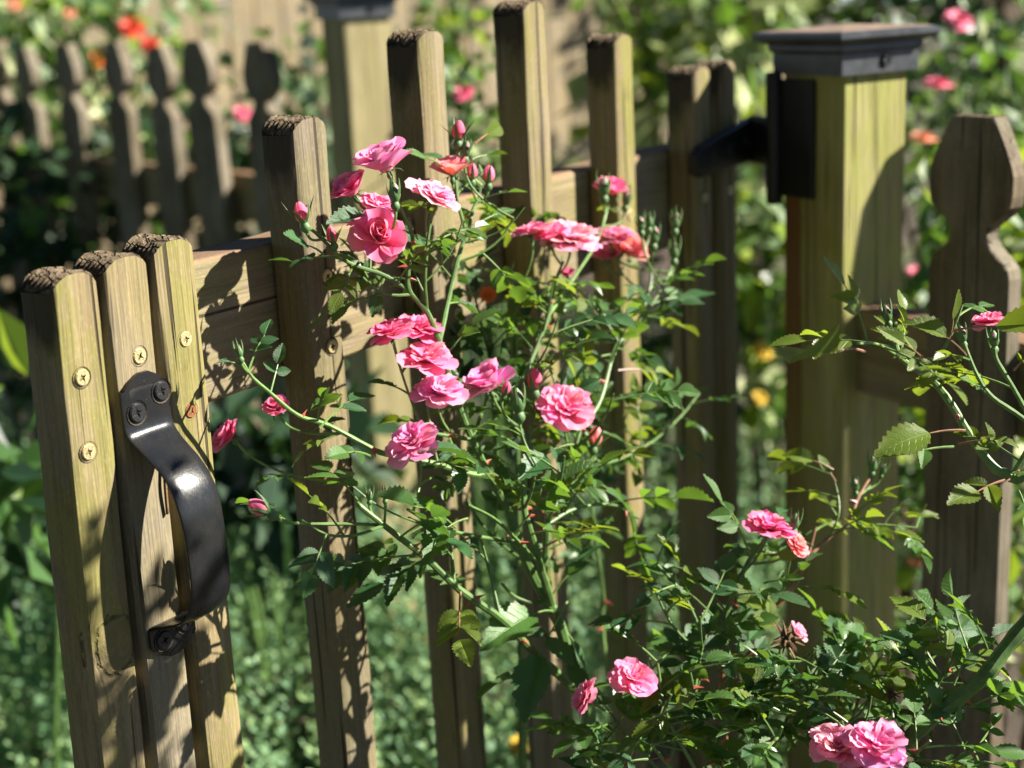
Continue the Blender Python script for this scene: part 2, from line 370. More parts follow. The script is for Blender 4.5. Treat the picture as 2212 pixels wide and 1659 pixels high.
# gate space: x along the gate away from the camera, y = 0 at the picket fronts and growing to the back, z up
PW, PD = .036, .033
def picket_mesh(w, d, top, bottom, seed, mt):
    r = random.Random(seed); mb = MB()
    xs = [-1, -.97, -.88, -.72, -.4, 0, .4, .72, .88, .97, 1]
    fr = {1: .0065, .97: .0042, .88: .0014, .72: .0003, .4: 0, 0: 0}
    F = [(x * w / 2, fr[abs(x)]) for x in xs]; B = [(x * w / 2, d - fr[abs(x)] * .5) for x in xs]
    ring = F + B[::-1]; nr = len(ring); n = len(xs)
    def drop(x): return w * .30 * abs(2 * x / w) ** 3.2
    rows = [0, .0015, .012, .022, .034, .05, .075, .11, .16, .22, .3, .42, .6, .9]
    v = []; st = []
    rows = [q for q in rows if top - q > bottom + .02] + [top - bottom]
    bx = [r.uniform(-1, 1) for _ in range(6)]
    for q in rows:
        wob = .0005 * math.sin(q * 23 + bx[0] * 3) + .0004 * math.sin(q * 61 + bx[1] * 3); wid = 1 + .012 * math.sin(q * 17 + bx[2] * 3)
        for (x, y) in ring:
            z = top - drop(x) * max(0, 1 - q / .05) - q
            v.append((x * wid + wob, y + .0004 * math.sin(q * 31 + bx[3] * 3 + x * 90) * (1 if y < d / 2 else 0), z))
            side = min(1, abs(2 * x / w) ** 8 + (0 if y < .008 else .9))
            st.append(max(0, 1 - q / .085) ** 1.3 * side * .92)
    f = []
    for i in range(len(rows) - 1):
        for k in range(nr): f.append((i * nr + k, (i + 1) * nr + k, (i + 1) * nr + (k + 1) % nr, i * nr + (k + 1) % nr))
    f.append(tuple((len(rows) - 1) * nr + k for k in range(nr)))
    mb.add(v, f, 0, st=st)
    # sawn top: rough ridges left by the blade
    NY = 14; v = []; f = []
    ph = r.uniform(0, 1)
    ra = [(.0012 + r.uniform(0, .0009)) * (1 if j % 2 else -.35) for j in range(NY + 1)]
    for j in range(NY + 1):
        for i, x in enumerate(xs):
            y0, y1 = F[i][1], B[i][1]; u = j / NY; X = x * w / 2
            rid = 0 if j in (0, NY) else ra[j] + r.uniform(-.00025, .00025)
            if abs(x) == 1: rid *= .7
            v.append((X + .0005 * math.sin(0 * 23 + bx[0] * 3) + .0004 * math.sin(bx[1] * 3), y0 + (y1 - y0) * u, top - drop(X) + rid))
    for j in range(NY):
        for i in range(n - 1): f.append((j * n + i, j * n + i + 1, (j + 1) * n + i + 1, (j + 1) * n + i))
    mb.add(v, f, 1)
    return mb.mesh('picket', [mt, M['end']])

def screw_mesh(mt, R):
    mb = MB(); S = 16; v = []; f = []
    pat = [.62, .30, .20, .30]
    for rr, z in ((1.32, .0), (1.02, -.30), (1.0, .05), (.88, .18)):
        v += [(R * rr * math.cos(2 * math.pi * k / S), R * rr * math.sin(2 * math.pi * k / S), R * z) for k in range(S)]
    for z in (.16, -.25):
        v += [(R * pat[k % 4] * math.cos(2 * math.pi * k / S), R * pat[k % 4] * math.sin(2 * math.pi * k / S), R * z) for k in range(S)]
    for i in range(5):
        for k in range(S): f.append((i * S + k, i * S + (k + 1) % S, (i + 1) * S + (k + 1) % S, (i + 1) * S + k))
    mb.add(v, f[:4 * S], 0)
    mb2 = MB(); mb2.v = mb.v; mb2.f = f + [tuple(5 * S + k for k in range(S))]
    mb2.m = [1] * S + [0] * (3 * S) + [1] * (S + 1); mb2.tx = mb.tx; mb2.st = mb.st
    return mb2.mesh('screw', [mt, M['slot']], smooth=False)
SCR = screw_mesh(M['brass'], .0052); SCRUST = screw_mesh(M['rust'], .005); SCB = screw_mesh(M['blackscrew'], .0062)
def put_screw(me, parent, x, y, z, off=(0, 0, 0), spin=None):
    a = random.uniform(0, 1.5) if spin is None else spin
    mw = Matrix.Translation((x - off[0], y - off[1], z - off[2])) @ Matrix.Rotation(rad(90), 4, 'X') @ Matrix.Rotation(a, 4, 'Z')
    return obj('screw', me, parent, mw=mw)

GP = [(-.198, 1.047), (-.1585, 1.050), (-.118, 1.054), (.018, 1.118), (.161, 1.170), (.303, 1.187), (.446, 1.152), (.598, 1.112), (.655, 1.114)]
SCZ = {0: [(-.003, .983, 0), (-.004, .936, 0)], 1: [(.0025, .986, 0)], 2: [(.001, .988, 0), (-.001, .940, 1)], 3: [(.004, 1.004, 0), (.003, .952, 0)],
       4: [(.012, .985, 0), (.012, .945, 0)], 5: [(.004, .99, 1)], 6: [(.002, .985, 0), (.0, .95, 0)], 7: [(0, .98, 0)], 8: [(0, .98, 0)]}
for i, (t, top) in enumerate(GP):
    # mesh in gate space heights so that the wood's grain knows where it is
    me = picket_mesh(PW * (1 + .02 * math.sin(i * 3)), PD, top, .12, 11 + i, M['picket_knot'] if i == 0 else M['picket'])
    an = rad([1.6, 1.0, .4, 0, -.1, .2, .1, 0, 0][i])
    p = obj('picket', me, gate, loc=(t - 1.03 * math.sin(an), 0, 0)); p.rotation_euler = (0, an, 0)
    p.color = [(1.25, .8, 1, 1), (.35, 1.9, .98, 1), (1.2, .6, 1, 1), (.5, 1.6, .80, 1), (.9, 1.1, .84, 1), (1.0, .9, .95, 1), (1.6, .3, .97, 1), (1.2, .5, .9, 1), (1.2, .5, .9, 1)][i]
    for dx, z, ru in SCZ[i]:
        s = put_screw(SCRUST if ru else SCR, p, dx, -.0003, z)
        if ru: s['label'] = 'rusty screw head'
def bevel_plank(name, x0, x1, y0, y1, z0, z1, mats, parent, topmat=True):
    """a plank along x with softened edges; material 1 on its upper face"""
    mb = MB(); N = max(4, int((x1 - x0) / .04)); e = .0025; v = []; f = []; mi = []
    cs = [(y0 + e, z0), (y1 - e, z0), (y1, z0 + e), (y1, z1 - e), (y1 - e, z1), (y0 + e, z1), (y0, z1 - e), (y0, z0 + e)]
    for i in range(N + 1):
        x = x0 + (x1 - x0) * i / N; jz = .0007 * math.sin(x * 37) + .0005 * math.sin(x * 83)
        v += [(x, y, z + (jz if z > (z0 + z1) / 2 else -jz)) for y, z in cs]
    for i in range(N):
        for k in range(8):
            f.append((i * 8 + k, i * 8 + (k + 1) % 8, (i + 1) * 8 + (k + 1) % 8, (i + 1) * 8 + k)[::-1]); mi.append(1 if (k in (3, 4, 5) and topmat) else 0)
    f += [tuple(range(8)), tuple(range(N * 8 + 7, N * 8 - 1, -1))]; mi += [0, 0]
    mb.add(v, f); mb.m = mi
    return obj(name, mb.mesh(name, mats, smooth=False), parent)
bevel_plank('rail', -.170, .69, PD + .001, PD + .039, .928, 1.030, [M['rail'], M['railtop']], gate)
bevel_plank('rail', -.198, .69, PD + .001, PD + .039, .25, .352, [M['rail'], M['railtop']], gate)

# pull handle
def handle():
    hx = -.158; hw = .0197
    # path of the strap in (stand-off, height): plate, bow, plate
    path = [(.0012, .9765, 1), (.0012, .970, 1), (.0012, .955, 1), (.0014, .943, .98), (.004, .936, .96), (.011, .930, .90), (.020, .924, .87), (.029, .917, .86), (.037, .907, .86), (.042, .895, .87),
            (.0445, .880, .84), (.0455, .862, .84), (.0455, .848, .84), (.0445, .836, .85), (.041, .826, .86), (.034, .818, .87), (.025, .813, .90), (.015, .810, .92), (.006, .8085, .98), (.0016, .806, .99), (.0012, .800, 1), (.0012, .787, 1), (.0012, .781, 1)]
    pts = cr_spline([(a, b, c) for a, b, c in path], 4)
    us = [-1, -.985, -.9, -.6, -.2, .2, .6, .9, .985, 1]; th = .0026
    v = []; n = len(pts); K = len(us)
    for i, p in enumerate(pts):
        t = (pts[min(i + 1, n - 1)] - pts[max(0, i - 1)]); t = Vector((t[0], t[1])).normalized(); nr = Vector((-t[1], t[0]))   # outward normal in (stand-off, z)
        if nr[0] < -.01: pass
        nr = Vector((-t[1], t[0])) if True else nr
        so, z, k = p[0], p[1], p[2]
        bow = min(1, so / .02)
        for side in (0, 1):
            for u in us:
                arc = 0.0
                if z > .9675: arc = -.012 * (u * u) * ((z - .955) / .02) - .0
                if z < .790: arc = .012 * (u * u) * ((.80 - z) / .02)
                rd = .0012 if abs(u) == 1 else (.0005 if abs(u) == .985 else 0)
                cv = -.0014 * bow * u * u
                off = (th - rd + cv) if side == 0 else (rd + cv)
                v.append((hx + u * hw * k, -(so + nr[0] * off) if True else 0, z + nr[1] * off + arc))
    f = []
    for i in range(n - 1):
        a = i * 2 * K; b = (i + 1) * 2 * K
        for k in range(K - 1):
            f.append((a + k, a + k + 1, b + k + 1, b + k)); f.append((a + K + k, b + K + k, b + K + k + 1, a + K + k + 1))
        f.append((a, b, b + K, a + K)); f.append((a + K - 1, a + 2 * K - 1, b + 2 * K - 1, b + K - 1))
    for a in (0, (n - 1) * 2 * K):
        for k in range(K - 1): f.append((a + k, a + K + k, a + K + k + 1, a + k + 1))
    mb = MB(); mb.add(v, f)
    h = obj('pull_handle', mb.mesh('pull_handle', [M['black']]), gate)
    h['label'] = 'black metal pull handle'
    for x, z in ((-.1455, .9605), (-.167, .9515), (-.167, .7955), (-.1475, .8005)):
        put_screw(SCB, h, x, -.0044, z, spin=.3)
handle()

# hinge between gate and post
def hinge():
    z0 = 1.03
    mb = MB()
    # tapered strap on the gate front
    L0, L1 = .705, .565; N = 10; v = []; f = []
    for i in range(N + 1):
        u = i / N; x = L0 + (L1 - L0) * u; hh = .024 * (1 - u) + .015 * u
        if u > .9: hh *= .6
        zc = z0 - .012 * u
        v += [(x, -.005, zc - hh), (x, -.0085, zc - hh + .002), (x, -.0085, zc + hh - .002), (x, -.005, zc + hh), (x, -.0005, zc + hh), (x, -.0005, zc - hh)]
    for i in range(N):
        for k in range(6): f.append((i * 6 + k, i * 6 + (k + 1) % 6, (i + 1) * 6 + (k + 1) % 6, (i + 1) * 6 + k))
    f += [tuple(range(5, -1, -1)), tuple(range(N * 6, N * 6 + 6))]
    mb.add(v, f)
    h = obj('hinge', mb.mesh('hinge', [M['hinge']], smooth=False), gate); h['label'] = 'black iron strap hinge'
    inv = Matrix.Rotation(-GA, 4, 'Z') @ Matrix.Translation((-GO.x, -GO.y, 0))
    # leaf on the post front, knuckle barrel between
    A = HC - FU * .089                       # far left edge of the post front
    mb = MB(); c = A + FU * .026 + FN * .003; rot = (inv @ frame(FU, -FN, Vector((0, 0, 1)))).to_3x3()
    mb.box((inv @ Vector((c.x, c.y, 1.035))), (.026, .0028, .060), 0, .0012, rot)
    obj('hinge_leaf', mb.mesh('hinge_leaf', [M['hinge']], smooth=False), h)
    k = A - FU * .004 + FN * .008; mb = MB(); kp = inv @ Vector((k.x, k.y, 0))
    lathe(mb, [(.0, .965), (.0075, .966), (.0085, .970), (.0085, 1.098), (.0075, 1.102), (0.001, 1.103)], 12, 0, Matrix.Translation((kp.x, kp.y, 0)))
    ko = obj('hinge_barrel', mb.mesh('hinge_barrel', [M['hinge']]), h)
    # bent arm joining strap and barrel
    mb = MB(); s0 = Vector((L0 - .01, -.005, z0)); s1 = Vector((kp.x, kp.y, z0))
    d = (s1 - s0); yv = Vector((-d.y, d.x, 0)).normalized(); xv = d.normalized()
    mb.box((s0 + s1) / 2, (d.length / 2 + .002, .003, .025), 0, .0012, frame(xv, yv, Vector((0, 0, 1))).to_3x3())
    obj('hinge_arm', mb.mesh('hinge_arm', [M['hinge']], smooth=False), h)
    for x, dz in ((.60, -.009), (.64, -.004), (.68, 0)): put_screw(SCB, h, x, -.0088, z0 + dz)
hinge()

# ------------------------------------------------------------------ fences
def gothic_mesh(w, d, top, bottom, seed):
    """French gothic picket: flat narrow tip, spade head, round neck notch, straight body; x width, y depth, z up"""
    r = random.Random(seed); h = w / 2
    prof = [(.50, 0), (.62, .020), (.80, .055), (.97, .092), (1.02, .110), (1.02, .150), (.98, .170), (.80, .190), (.62, .203), (.48, .214), (.44, .226), (.46, .240), (.54, .254), (.68, .266), (.84, .278), (.96, .292), (1.0, .310)]
    prof = [(a * h, b * .46) for a, b in prof]
    rows = [(a, top - b) for a, b in prof] + [(h, top - .5), (h, top - .75), (h, bottom)]
    mb = MB(); v = []; e = .0018
    for a, z in rows:
        wob = .0006 * math.sin(z * 40 + seed)
        v += [(-a + wob, e, z), (-a + e + wob, 0, z), (a - e + wob, 0, z), (a + wob, e, z), (a + wob, d - e, z), (a - e + wob, d, z), (-a + e + wob, d, z), (-a + wob, d - e, z)]
    f = []
    for i in range(len(rows) - 1):
        for k in range(8): f.append((i * 8 + k, (i + 1) * 8 + k, (i + 1) * 8 + (k + 1) % 8, i * 8 + (k + 1) % 8))
    mb.add(v, f, 0); mb.add(v[:8], [tuple(range(8))], 1)
    mb.add(v[-8:], [tuple(range(7, -1, -1))], 0)
    return mb.mesh('picket', [M['gothic'], M['end']], smooth=False)

def post_parts(root, inv, corner, U, Nn, size, top, pm=None, screw=True):
    """square post whose visible corner is `corner`; U along the fence, Nn its front"""
    c = corner - U * (size / 2) - Nn * (size / 2); c.z = 0
    rot = (inv @ frame(U, -Nn, Vector((0, 0, 1)))); rot.translation = inv @ c
    mb = MB(); s = size / 2; e = .004; v = []; f = []; rows = [0, .2, .4, .6, .8, .95, top]
    ring = [(-s + e, -s), (s - e, -s), (s, -s + e), (s, s - e), (s - e, s), (-s + e, s), (-s, s - e), (-s, -s + e)]
    for z in rows: v += [(x, y, z) for x, y in ring]
    for i in range(len(rows) - 1):
        for k in range(8): f.append((i * 8 + k, i * 8 + (k + 1) % 8, (i + 1) * 8 + (k + 1) % 8, (i + 1) * 8 + k))
    f.append(tuple((len(rows) - 1) * 8 + k for k in range(8)))
    mb.add(v, f)
    p = obj('post', mb.mesh('post', [pm or M['post']], smooth=False), root, mw=rot)
    # cap: skirt, stepped moulding, wide eave, low hipped top
    mb = MB(); q = size / 2
    def sq(r, z): return [(-r, -r, z), (r, -r, z), (r, r, z), (-r, r, z)]
    lv = [(q + .0015, top - .028), (q + .0065, top - .028), (q + .0065, top - .008), (q + .0095, top - .004), (q + .0095, top + .001), (q + .0190, top + .005), (q + .0215, top + .008), (q + .0215, top + .0125), (q + .0165, top + .0145), (q + .012, top + .0155), (.008, top + .019)]
    v = []; f = []; mi = []
    for r, z in lv: v += sq(r, z)
    for i in range(len(lv) - 1):
        for k in range(4): f.append((i * 4 + k, i * 4 + (k + 1) % 4, i * 4 + 4 + (k + 1) % 4, i * 4 + 4 + k)); mi.append(1 if i >= 8 else 0)
    f.append(tuple((len(lv) - 1) * 4 + k for k in range(4))); mi.append(1)
    mb.add(v, f); mb.m = mi
    cp = obj('cap', mb.mesh('cap', [M['cap'], M['captop']], smooth=False), p); cp['label'] = 'black post cap'
    if screw:
        sm = obj('cap_screw', SCB, p, mw=Matrix.Translation((q + .0075, .006, top - .016)) @ Matrix.Rotation(rad(90), 4, 'Y')); sm.scale = (.9, .9, 1.6)
    return p

def fence_root(name, label, loc, U):
    a = math.atan2(U.y, U.x); r = thing(name, label, 'fence', (loc.x, loc.y, 0), a)
    return r, Matrix.Rotation(-a, 4, 'Z') @ Matrix.Translation((-loc.x, -loc.y, 0))

# right fence with the hinge post
fr, inv = fence_root('picket_fence', 'shaded gothic picket fence whose capped post carries the gate hinge', HC, FU)
post_parts(fr, inv, HC, FU, FN, .089, 1.128, rusty_post())
# fence space: x along FU, y towards the back (-FN)
for k, x in enumerate((.163, .316)):
    obj('picket', gothic_mesh(.096, .019, 1.068 + (.0, .004, -.003, .002)[k], .05, 3 + k), fr, loc=(x, .002, 0))
bevel_plank('rail', .001, .38, .023, .061, .775, .864, [M['rail'], M['railtop']], fr)
bevel_plank('rail', .001, .38, .023, .061, .20, .289, [M['rail'], M['railtop']], fr)
# unseen pickets added outside the picture, one of them set to shade the post
sh = HC - FN * .043; sh.z = P(1884, 400, 1.50).z; T_ = sh + SUN * .40; iT = inv @ T_; wa = rad(-17) - math.atan2(FU.y, FU.x)
for k in range(3):
    o = obj('picket', gothic_mesh(.096, .019, T_.z, .05, 9 + k), fr, loc=(iT.x + k * .15 * math.cos(wa), iT.y + k * .15 * math.sin(wa), 0)); o.rotation_euler = (0, 0, wa)
# back fence with the latch post
br, inv = fence_root('picket_fence', 'blurred gothic picket fence running back from the far capped post', LC, BD)
post_parts(br, inv, LC, FU, FN, .089, 1.190)
bn = Vector((BD.y, -BD.x, 0))
if bn.y > 0: bn = -bn            # front of the back fence faces the camera
# local x along BD, local y = left of BD; the front side is the one with negative view component
ysign = 1 if (Matrix.Rotation(-math.atan2(BD.y, BD.x), 3, 'Z') @ bn).y > 0 else -1
for k, x in enumerate(np.arange(.215, 1.75, .187)):
    me = gothic_mesh(.090, .024, 1.128 + .006 * math.sin(k * 2.3), .05, 20 + k)
    o = obj('picket', me, br, loc=(float(x), 0.02 * ysign, 0)); o.rotation_euler = (rad(random.uniform(-1, 1)), rad(random.uniform(-.7, .7)), (0 if ysign < 0 else math.pi) + rad(random.uniform(-3, 3)))
y0, y1 = (-.066, -.028) if ysign > 0 else (.028, .066)
if ysign > 0: y0, y1 = -.045, -.007
bevel_plank('rail', .06, 1.8, y0, y1, .80, .885, [M['rail'], M['railtop']], br)
bevel_plank('rail', .06, 1.8, y0, y1, .22, .305, [M['rail'], M['railtop']], br)

# ------------------------------------------------------------------ rose parts
def leaflet_mesh(name, mt, seed, fold, curl, teeth=8, wd=.31):
    r = random.Random(seed); mb = MB(); rows = []
    NT = teeth
    for k in range(2 * NT + 1):
        v = k / (2 * NT)
        wv = wd * (math.sin(math.pi * min(1, v ** .82 * .985 + .008)) ** .88) * (1 - .25 * v ** 5)
        tooth = (.036 if k % 2 else -.016) if 0 < k < 2 * NT else 0
        rows.append((v, max(.004, wv + tooth * (1 if .06 < v < .97 else .3)), .012 if k % 2 else 0))
    V = []; T = []; us = [-1, -.55, 0, .55, 1]
    tw = r.uniform(-.15, .15)
    for v, wv, fwd in rows:
        ang = curl * v; y = v - .12 * curl * curl * v * v; z0 = -curl * .42 * v * v
        for u in us:
            x = u * wv; z = z0 + fold * abs(x) - .10 * (1 - u * u) * 0 + .012 * math.sin(v * 9 + u * 3 + seed) * abs(u) + tw * x * v
            V.append((x * (1 - .25 * fold), y + (fwd if abs(u) == 1 else 0), z)); T.append((u, v, .5))
    F = [(i * 5 + k, i * 5 + k + 1, i * 5 + 6 + k, i * 5 + 5 + k) for i in range(len(rows) - 1) for k in range(4)]
    mb.add(V, F, 0, tx=T); return mb.mesh(name, [mt])
LFV = [(.35, .30), (.55, .15), (.22, .55), (.45, .75), (.70, .35), (.15, .10)]
LEAF = {k: [leaflet_mesh('leaflet', M[k], i + 1, a, b, 8 if i % 2 else 9, .275 + .012 * (i % 4)) for i, (a, b) in enumerate(LFV)] for k in ('deep', 'mid', 'young')}

def petal_mesh(name, seed, a0, a1, length, width, cup, ruffle, nu=9, nv=8):
    """a0, a1: angle from the flower's axis at base and tip; z is the axis, x points outward"""
    r = random.Random(seed); mb = MB(); V = []; T = []
    p1, p2, nt_ = r.uniform(0, 6), r.uniform(0, 6), r.uniform(-.02, .05)
    for j in range(nv):
        for i in range(nu):
            u = -1 + 2 * i / (nu - 1); vm = 1 - .20 * abs(u) ** 2.4 - nt_ * math.exp(-(u / .25) ** 2) + .025 * math.sin(u * 7 + p1)
            v = j / (nv - 1) * vm
            # integrate the curved profile
            X = Z = 0.0; N = 10
            for q in range(N):
                th = rad(a0 + (a1 - a0) * ((q + .5) / N * v) ** 1.3); X += math.sin(th) * v / N; Z += math.cos(th) * v / N
            th = rad(a0 + (a1 - a0) * v ** 1.3)
            wv = width * (.22 + .78 * math.sin(math.pi * min(1.0, .08 + .60 * v)) ** 1.0) * min(1, .35 + 2.6 * v)
            y = u * wv; inn = cup * wv * u * u * (1 - .35 * v)
            ru = ruffle * v * v * (math.sin(u * 5 + p1) * .6 + math.sin(u * 9 + p2) * .4) * (.3 + .7 * abs(u))
            k = inn + ru
            V.append(((X - math.cos(th) * k) * length + .05, y * length, (Z + math.sin(th) * k) * length)); T.append((u, v, .5))
    F = [(j * nu + i, j * nu + i + 1, (j + 1) * nu + i + 1, (j + 1) * nu + i) for j in range(nv - 1) for i in range(nu - 1)]
    mb.add(V, F, 0, tx=T); return mb.mesh(name, [M['petal']])
STY = {  # rings: (count, a0, a1, length, width, cup, ruffle, lift)
    'open': [(6, 72, 108, 1.05, .46, .26, .11, 0), (7, 62, 97, .98, .42, .32, .12, .03), (7, 50, 85, .86, .38, .40, .13, .06), (6, 36, 72, .70, .34, .45, .13, .08), (5, 20, 54, .54, .30, .5, .13, .09)],
    'cup': [(6, 58, 78, 1.02, .50, .45, .05, 0), (6, 44, 60, .98, .48, .55, .06, .02), (6, 30, 44, .90, .44, .6, .06, .03), (5, 16, 30, .80, .40, .65, .06, .04), (4, 6, 14, .66, .34, .7, .06, .04)],
    'heart': [(5, 70, 112, 1.06, .52, .30, .07, 0), (5, 58, 84, .95, .52, .50, .06, .02), (5, 34, 30, .80, .50, .75, .04, .05), (5, 22, 8, .72, .44, .85, .03, .08), (4, 12, -10, .62, .36, .95, .02, .12)],
    'semi': [(5, 58, 70, 1.0, .56, .5, .05, 0), (5, 40, 52, .92, .52, .55, .05, .02), (3, 24, 36, .8, .46, .6, .05, .03)]}
PET = {}
for sname, rings in STY.items():
    PET[sname] = [[petal_mesh('petal', hash((sname, k)) % 1000 + 50 * k + q if False else 100 * len(sname) + 10 * k + q, a0, a1, L_, W_, c_, r_) for q in range(2)] for k, (n_, a0, a1, L_, W_, c_, r_, z_) in enumerate(rings)]

def core_mesh(style, seed):
    """the tight middle of the flower: small curled petals round a few stamens"""
    r = random.Random(seed); mb = MB()
    if style == 'semi':
        for k in range(22):
            a = r.uniform(0, 6.28); q = r.uniform(.08, .26); tip = Vector((q * math.cos(a), q * math.sin(a), r.uniform(.28, .45)))
            tube(mb, [(0, 0, .02), tip * .6, tip], [.018, .014, .02], 4, 1)
        lathe(mb, [(.02, 0), (.1, .05), (.08, .2), (.02, .26)], 8, 1)
    else:
        n = 9 if style != 'heart' else 7
        for k in range(n):
            a = k * 2.4 + r.uniform(-.2, .2); h = r.uniform(.24, .36) + (.16 if style == 'heart' else 0); q = .035 + .022 * k
            V = []; T = []; nu, nv = 7, 5
            for j in range(nv):
                for i in range(nu):
                    u = -1 + 2 * i / (nu - 1); v = j / (nv - 1) * (1 - .18 * u * u); an = a + u * (1.15 - .05 * k); rr = q * (1 + (1.1 if style != 'heart' else .35) * v * v) + .01 * math.sin(u * 4 + k)
                    V.append((rr * math.cos(an), rr * math.sin(an), h * v + .05)); T.append((u, .35 + .55 * v, .5))
            mb.add(V, [(j * nu + i, j * nu + i + 1, (j + 1) * nu + i + 1, (j + 1) * nu + i) for j in range(nv - 1) for i in range(nu - 1)], 0, tx=T)
    return mb.mesh('rose_blossom', [M['petal'], M['stamen']])
CORE = {k: core_mesh(k, 5 + len(k)) for k in STY}

def sepal(mb, az, a0, a1, L_, wdt, z0, r0, mi=0):
    V = []; n = 6; X, Z = r0, z0; pts = []
    for j in range(n + 1):
        v = j / n; th = rad(a0 + (a1 - a0) * v); pts.append((X, Z, th, wdt * (1 - v) ** .8 * (.6 + 1.2 * v * (1 - v)) + .002)); X += math.sin(th) * L_ / n; Z += math.cos(th) * L_ / n
    for X, Z, th, wv in pts:
        for u in (-1, 0, 1):
            k = abs(u) * wv * .45; x = X - math.cos(th) * k; z = Z + math.sin(th) * k; y = u * wv
            V.append((x * math.cos(az) - y * math.sin(az), x * math.sin(az) + y * math.cos(az), z))
    mb.add(V, [(j * 3 + i, j * 3 + i + 1, j * 3 + 4 + i, j * 3 + 3 + i) for j in range(n) for i in (0, 1)], mi)
def calyx_mesh(kind):
    mb = MB()
    if kind == 'bloom':
        lathe(mb, [(.05, -.52), (.09, -.47), (.15, -.36), (.17, -.24), (.13, -.12), (.12, -.06), (.16, .0), (.10, .06)], 10)
        for k in range(5): sepal(mb, k * 1.2566 + .2, 70 + 25 * (k % 2), 120 + 40 * ((k * 2) % 3), .62 + .1 * (k % 3), .11, -.04, .12)
    elif kind == 'tight':
        lathe(mb, [(.06, -.72), (.12, -.66), (.26, -.5), (.30, -.34), (.24, -.18), (.20, -.1), (.27, .0), (.34, .16), (.37, .32), (.33, .55), (.2, .85), (.06, 1.05)], 12)
        for k in range(5): sepal(mb, k * 1.2566, 24, -16, 1.45 + .25 * (k % 2), .21, -.05, .24)
    else:
        lathe(mb, [(.06, -.72), (.12, -.66), (.26, -.5), (.30, -.34), (.24, -.18), (.20, -.1), (.27, .0), (.24, .1)], 12)
        for k in range(5): sepal(mb, k * 1.2566, 42 - 8 * (k % 2), (-4, 35, 70, 10, 55)[k], 1.35 + .25 * (k % 2), .20, -.05, .25)
    return mb.mesh('calyx', [M['calyx']])
CAL = {k: calyx_mesh(k) for k in ('bloom', 'tight', 'opening')}
def bud_core():
    mb = MB(); V = []; T = []
    prof = [(.2, 0), (.31, .12), (.37, .32), (.36, .55), (.28, .8), (.16, 1.0), (.05, 1.1)]; S = 14
    for j, (r_, z) in enumerate(prof):
        for k in range(S):
            a = 2 * math.pi * k / S; q = r_ * (1 + .07 * math.sin(3 * a + z * 4)); V.append((q * math.cos(a), q * math.sin(a), z)); T.append((0, .25 + .35 * z, .5))
    F = [(i * S + k, i * S + (k + 1) % S, (i + 1) * S + (k + 1) % S, (i + 1) * S + k) for i in range(len(prof) - 1) for k in range(S)] + [tuple((len(prof) - 1) * S + k for k in range(S))]
    mb.add(V, F, 0, tx=T)
    for q in range(3):                                # overlapping wrapped petals
        V = []; T = []
        for j in range(6):
            for i in range(7):
                u = -1 + 2 * i / 6; v = j / 5 * (1 - .12 * u * u); z = .05 + v * 1.06; base = np.interp(z, [p[1] for p in prof], [p[0] for p in prof])
                rr = base + .025 + .03 * (u + 1) * .5; a = q * 2.1 + u * 1.15; V.append((rr * math.cos(a), rr * math.sin(a), z)); T.append((u, .2 + .6 * v, .5))
        mb.add(V, [(j * 7 + i, j * 7 + i + 1, j * 7 + 8 + i, j * 7 + 7 + i) for j in range(5) for i in range(6)], 0, tx=T)
    return mb.mesh('rose_bud', [M['petal']])
BUD = bud_core()
def thorn_mesh():
    mb = MB(); tube(mb, [(0, 0, -.1), (0, 0, .15), (0, -.06, .5), (0, -.16, .85), (0, -.25, 1.05)], [.36, .26, .14, .06, .01], 6); return mb.mesh('thorn', [M['thorn']])
THORN = thorn_mesh()

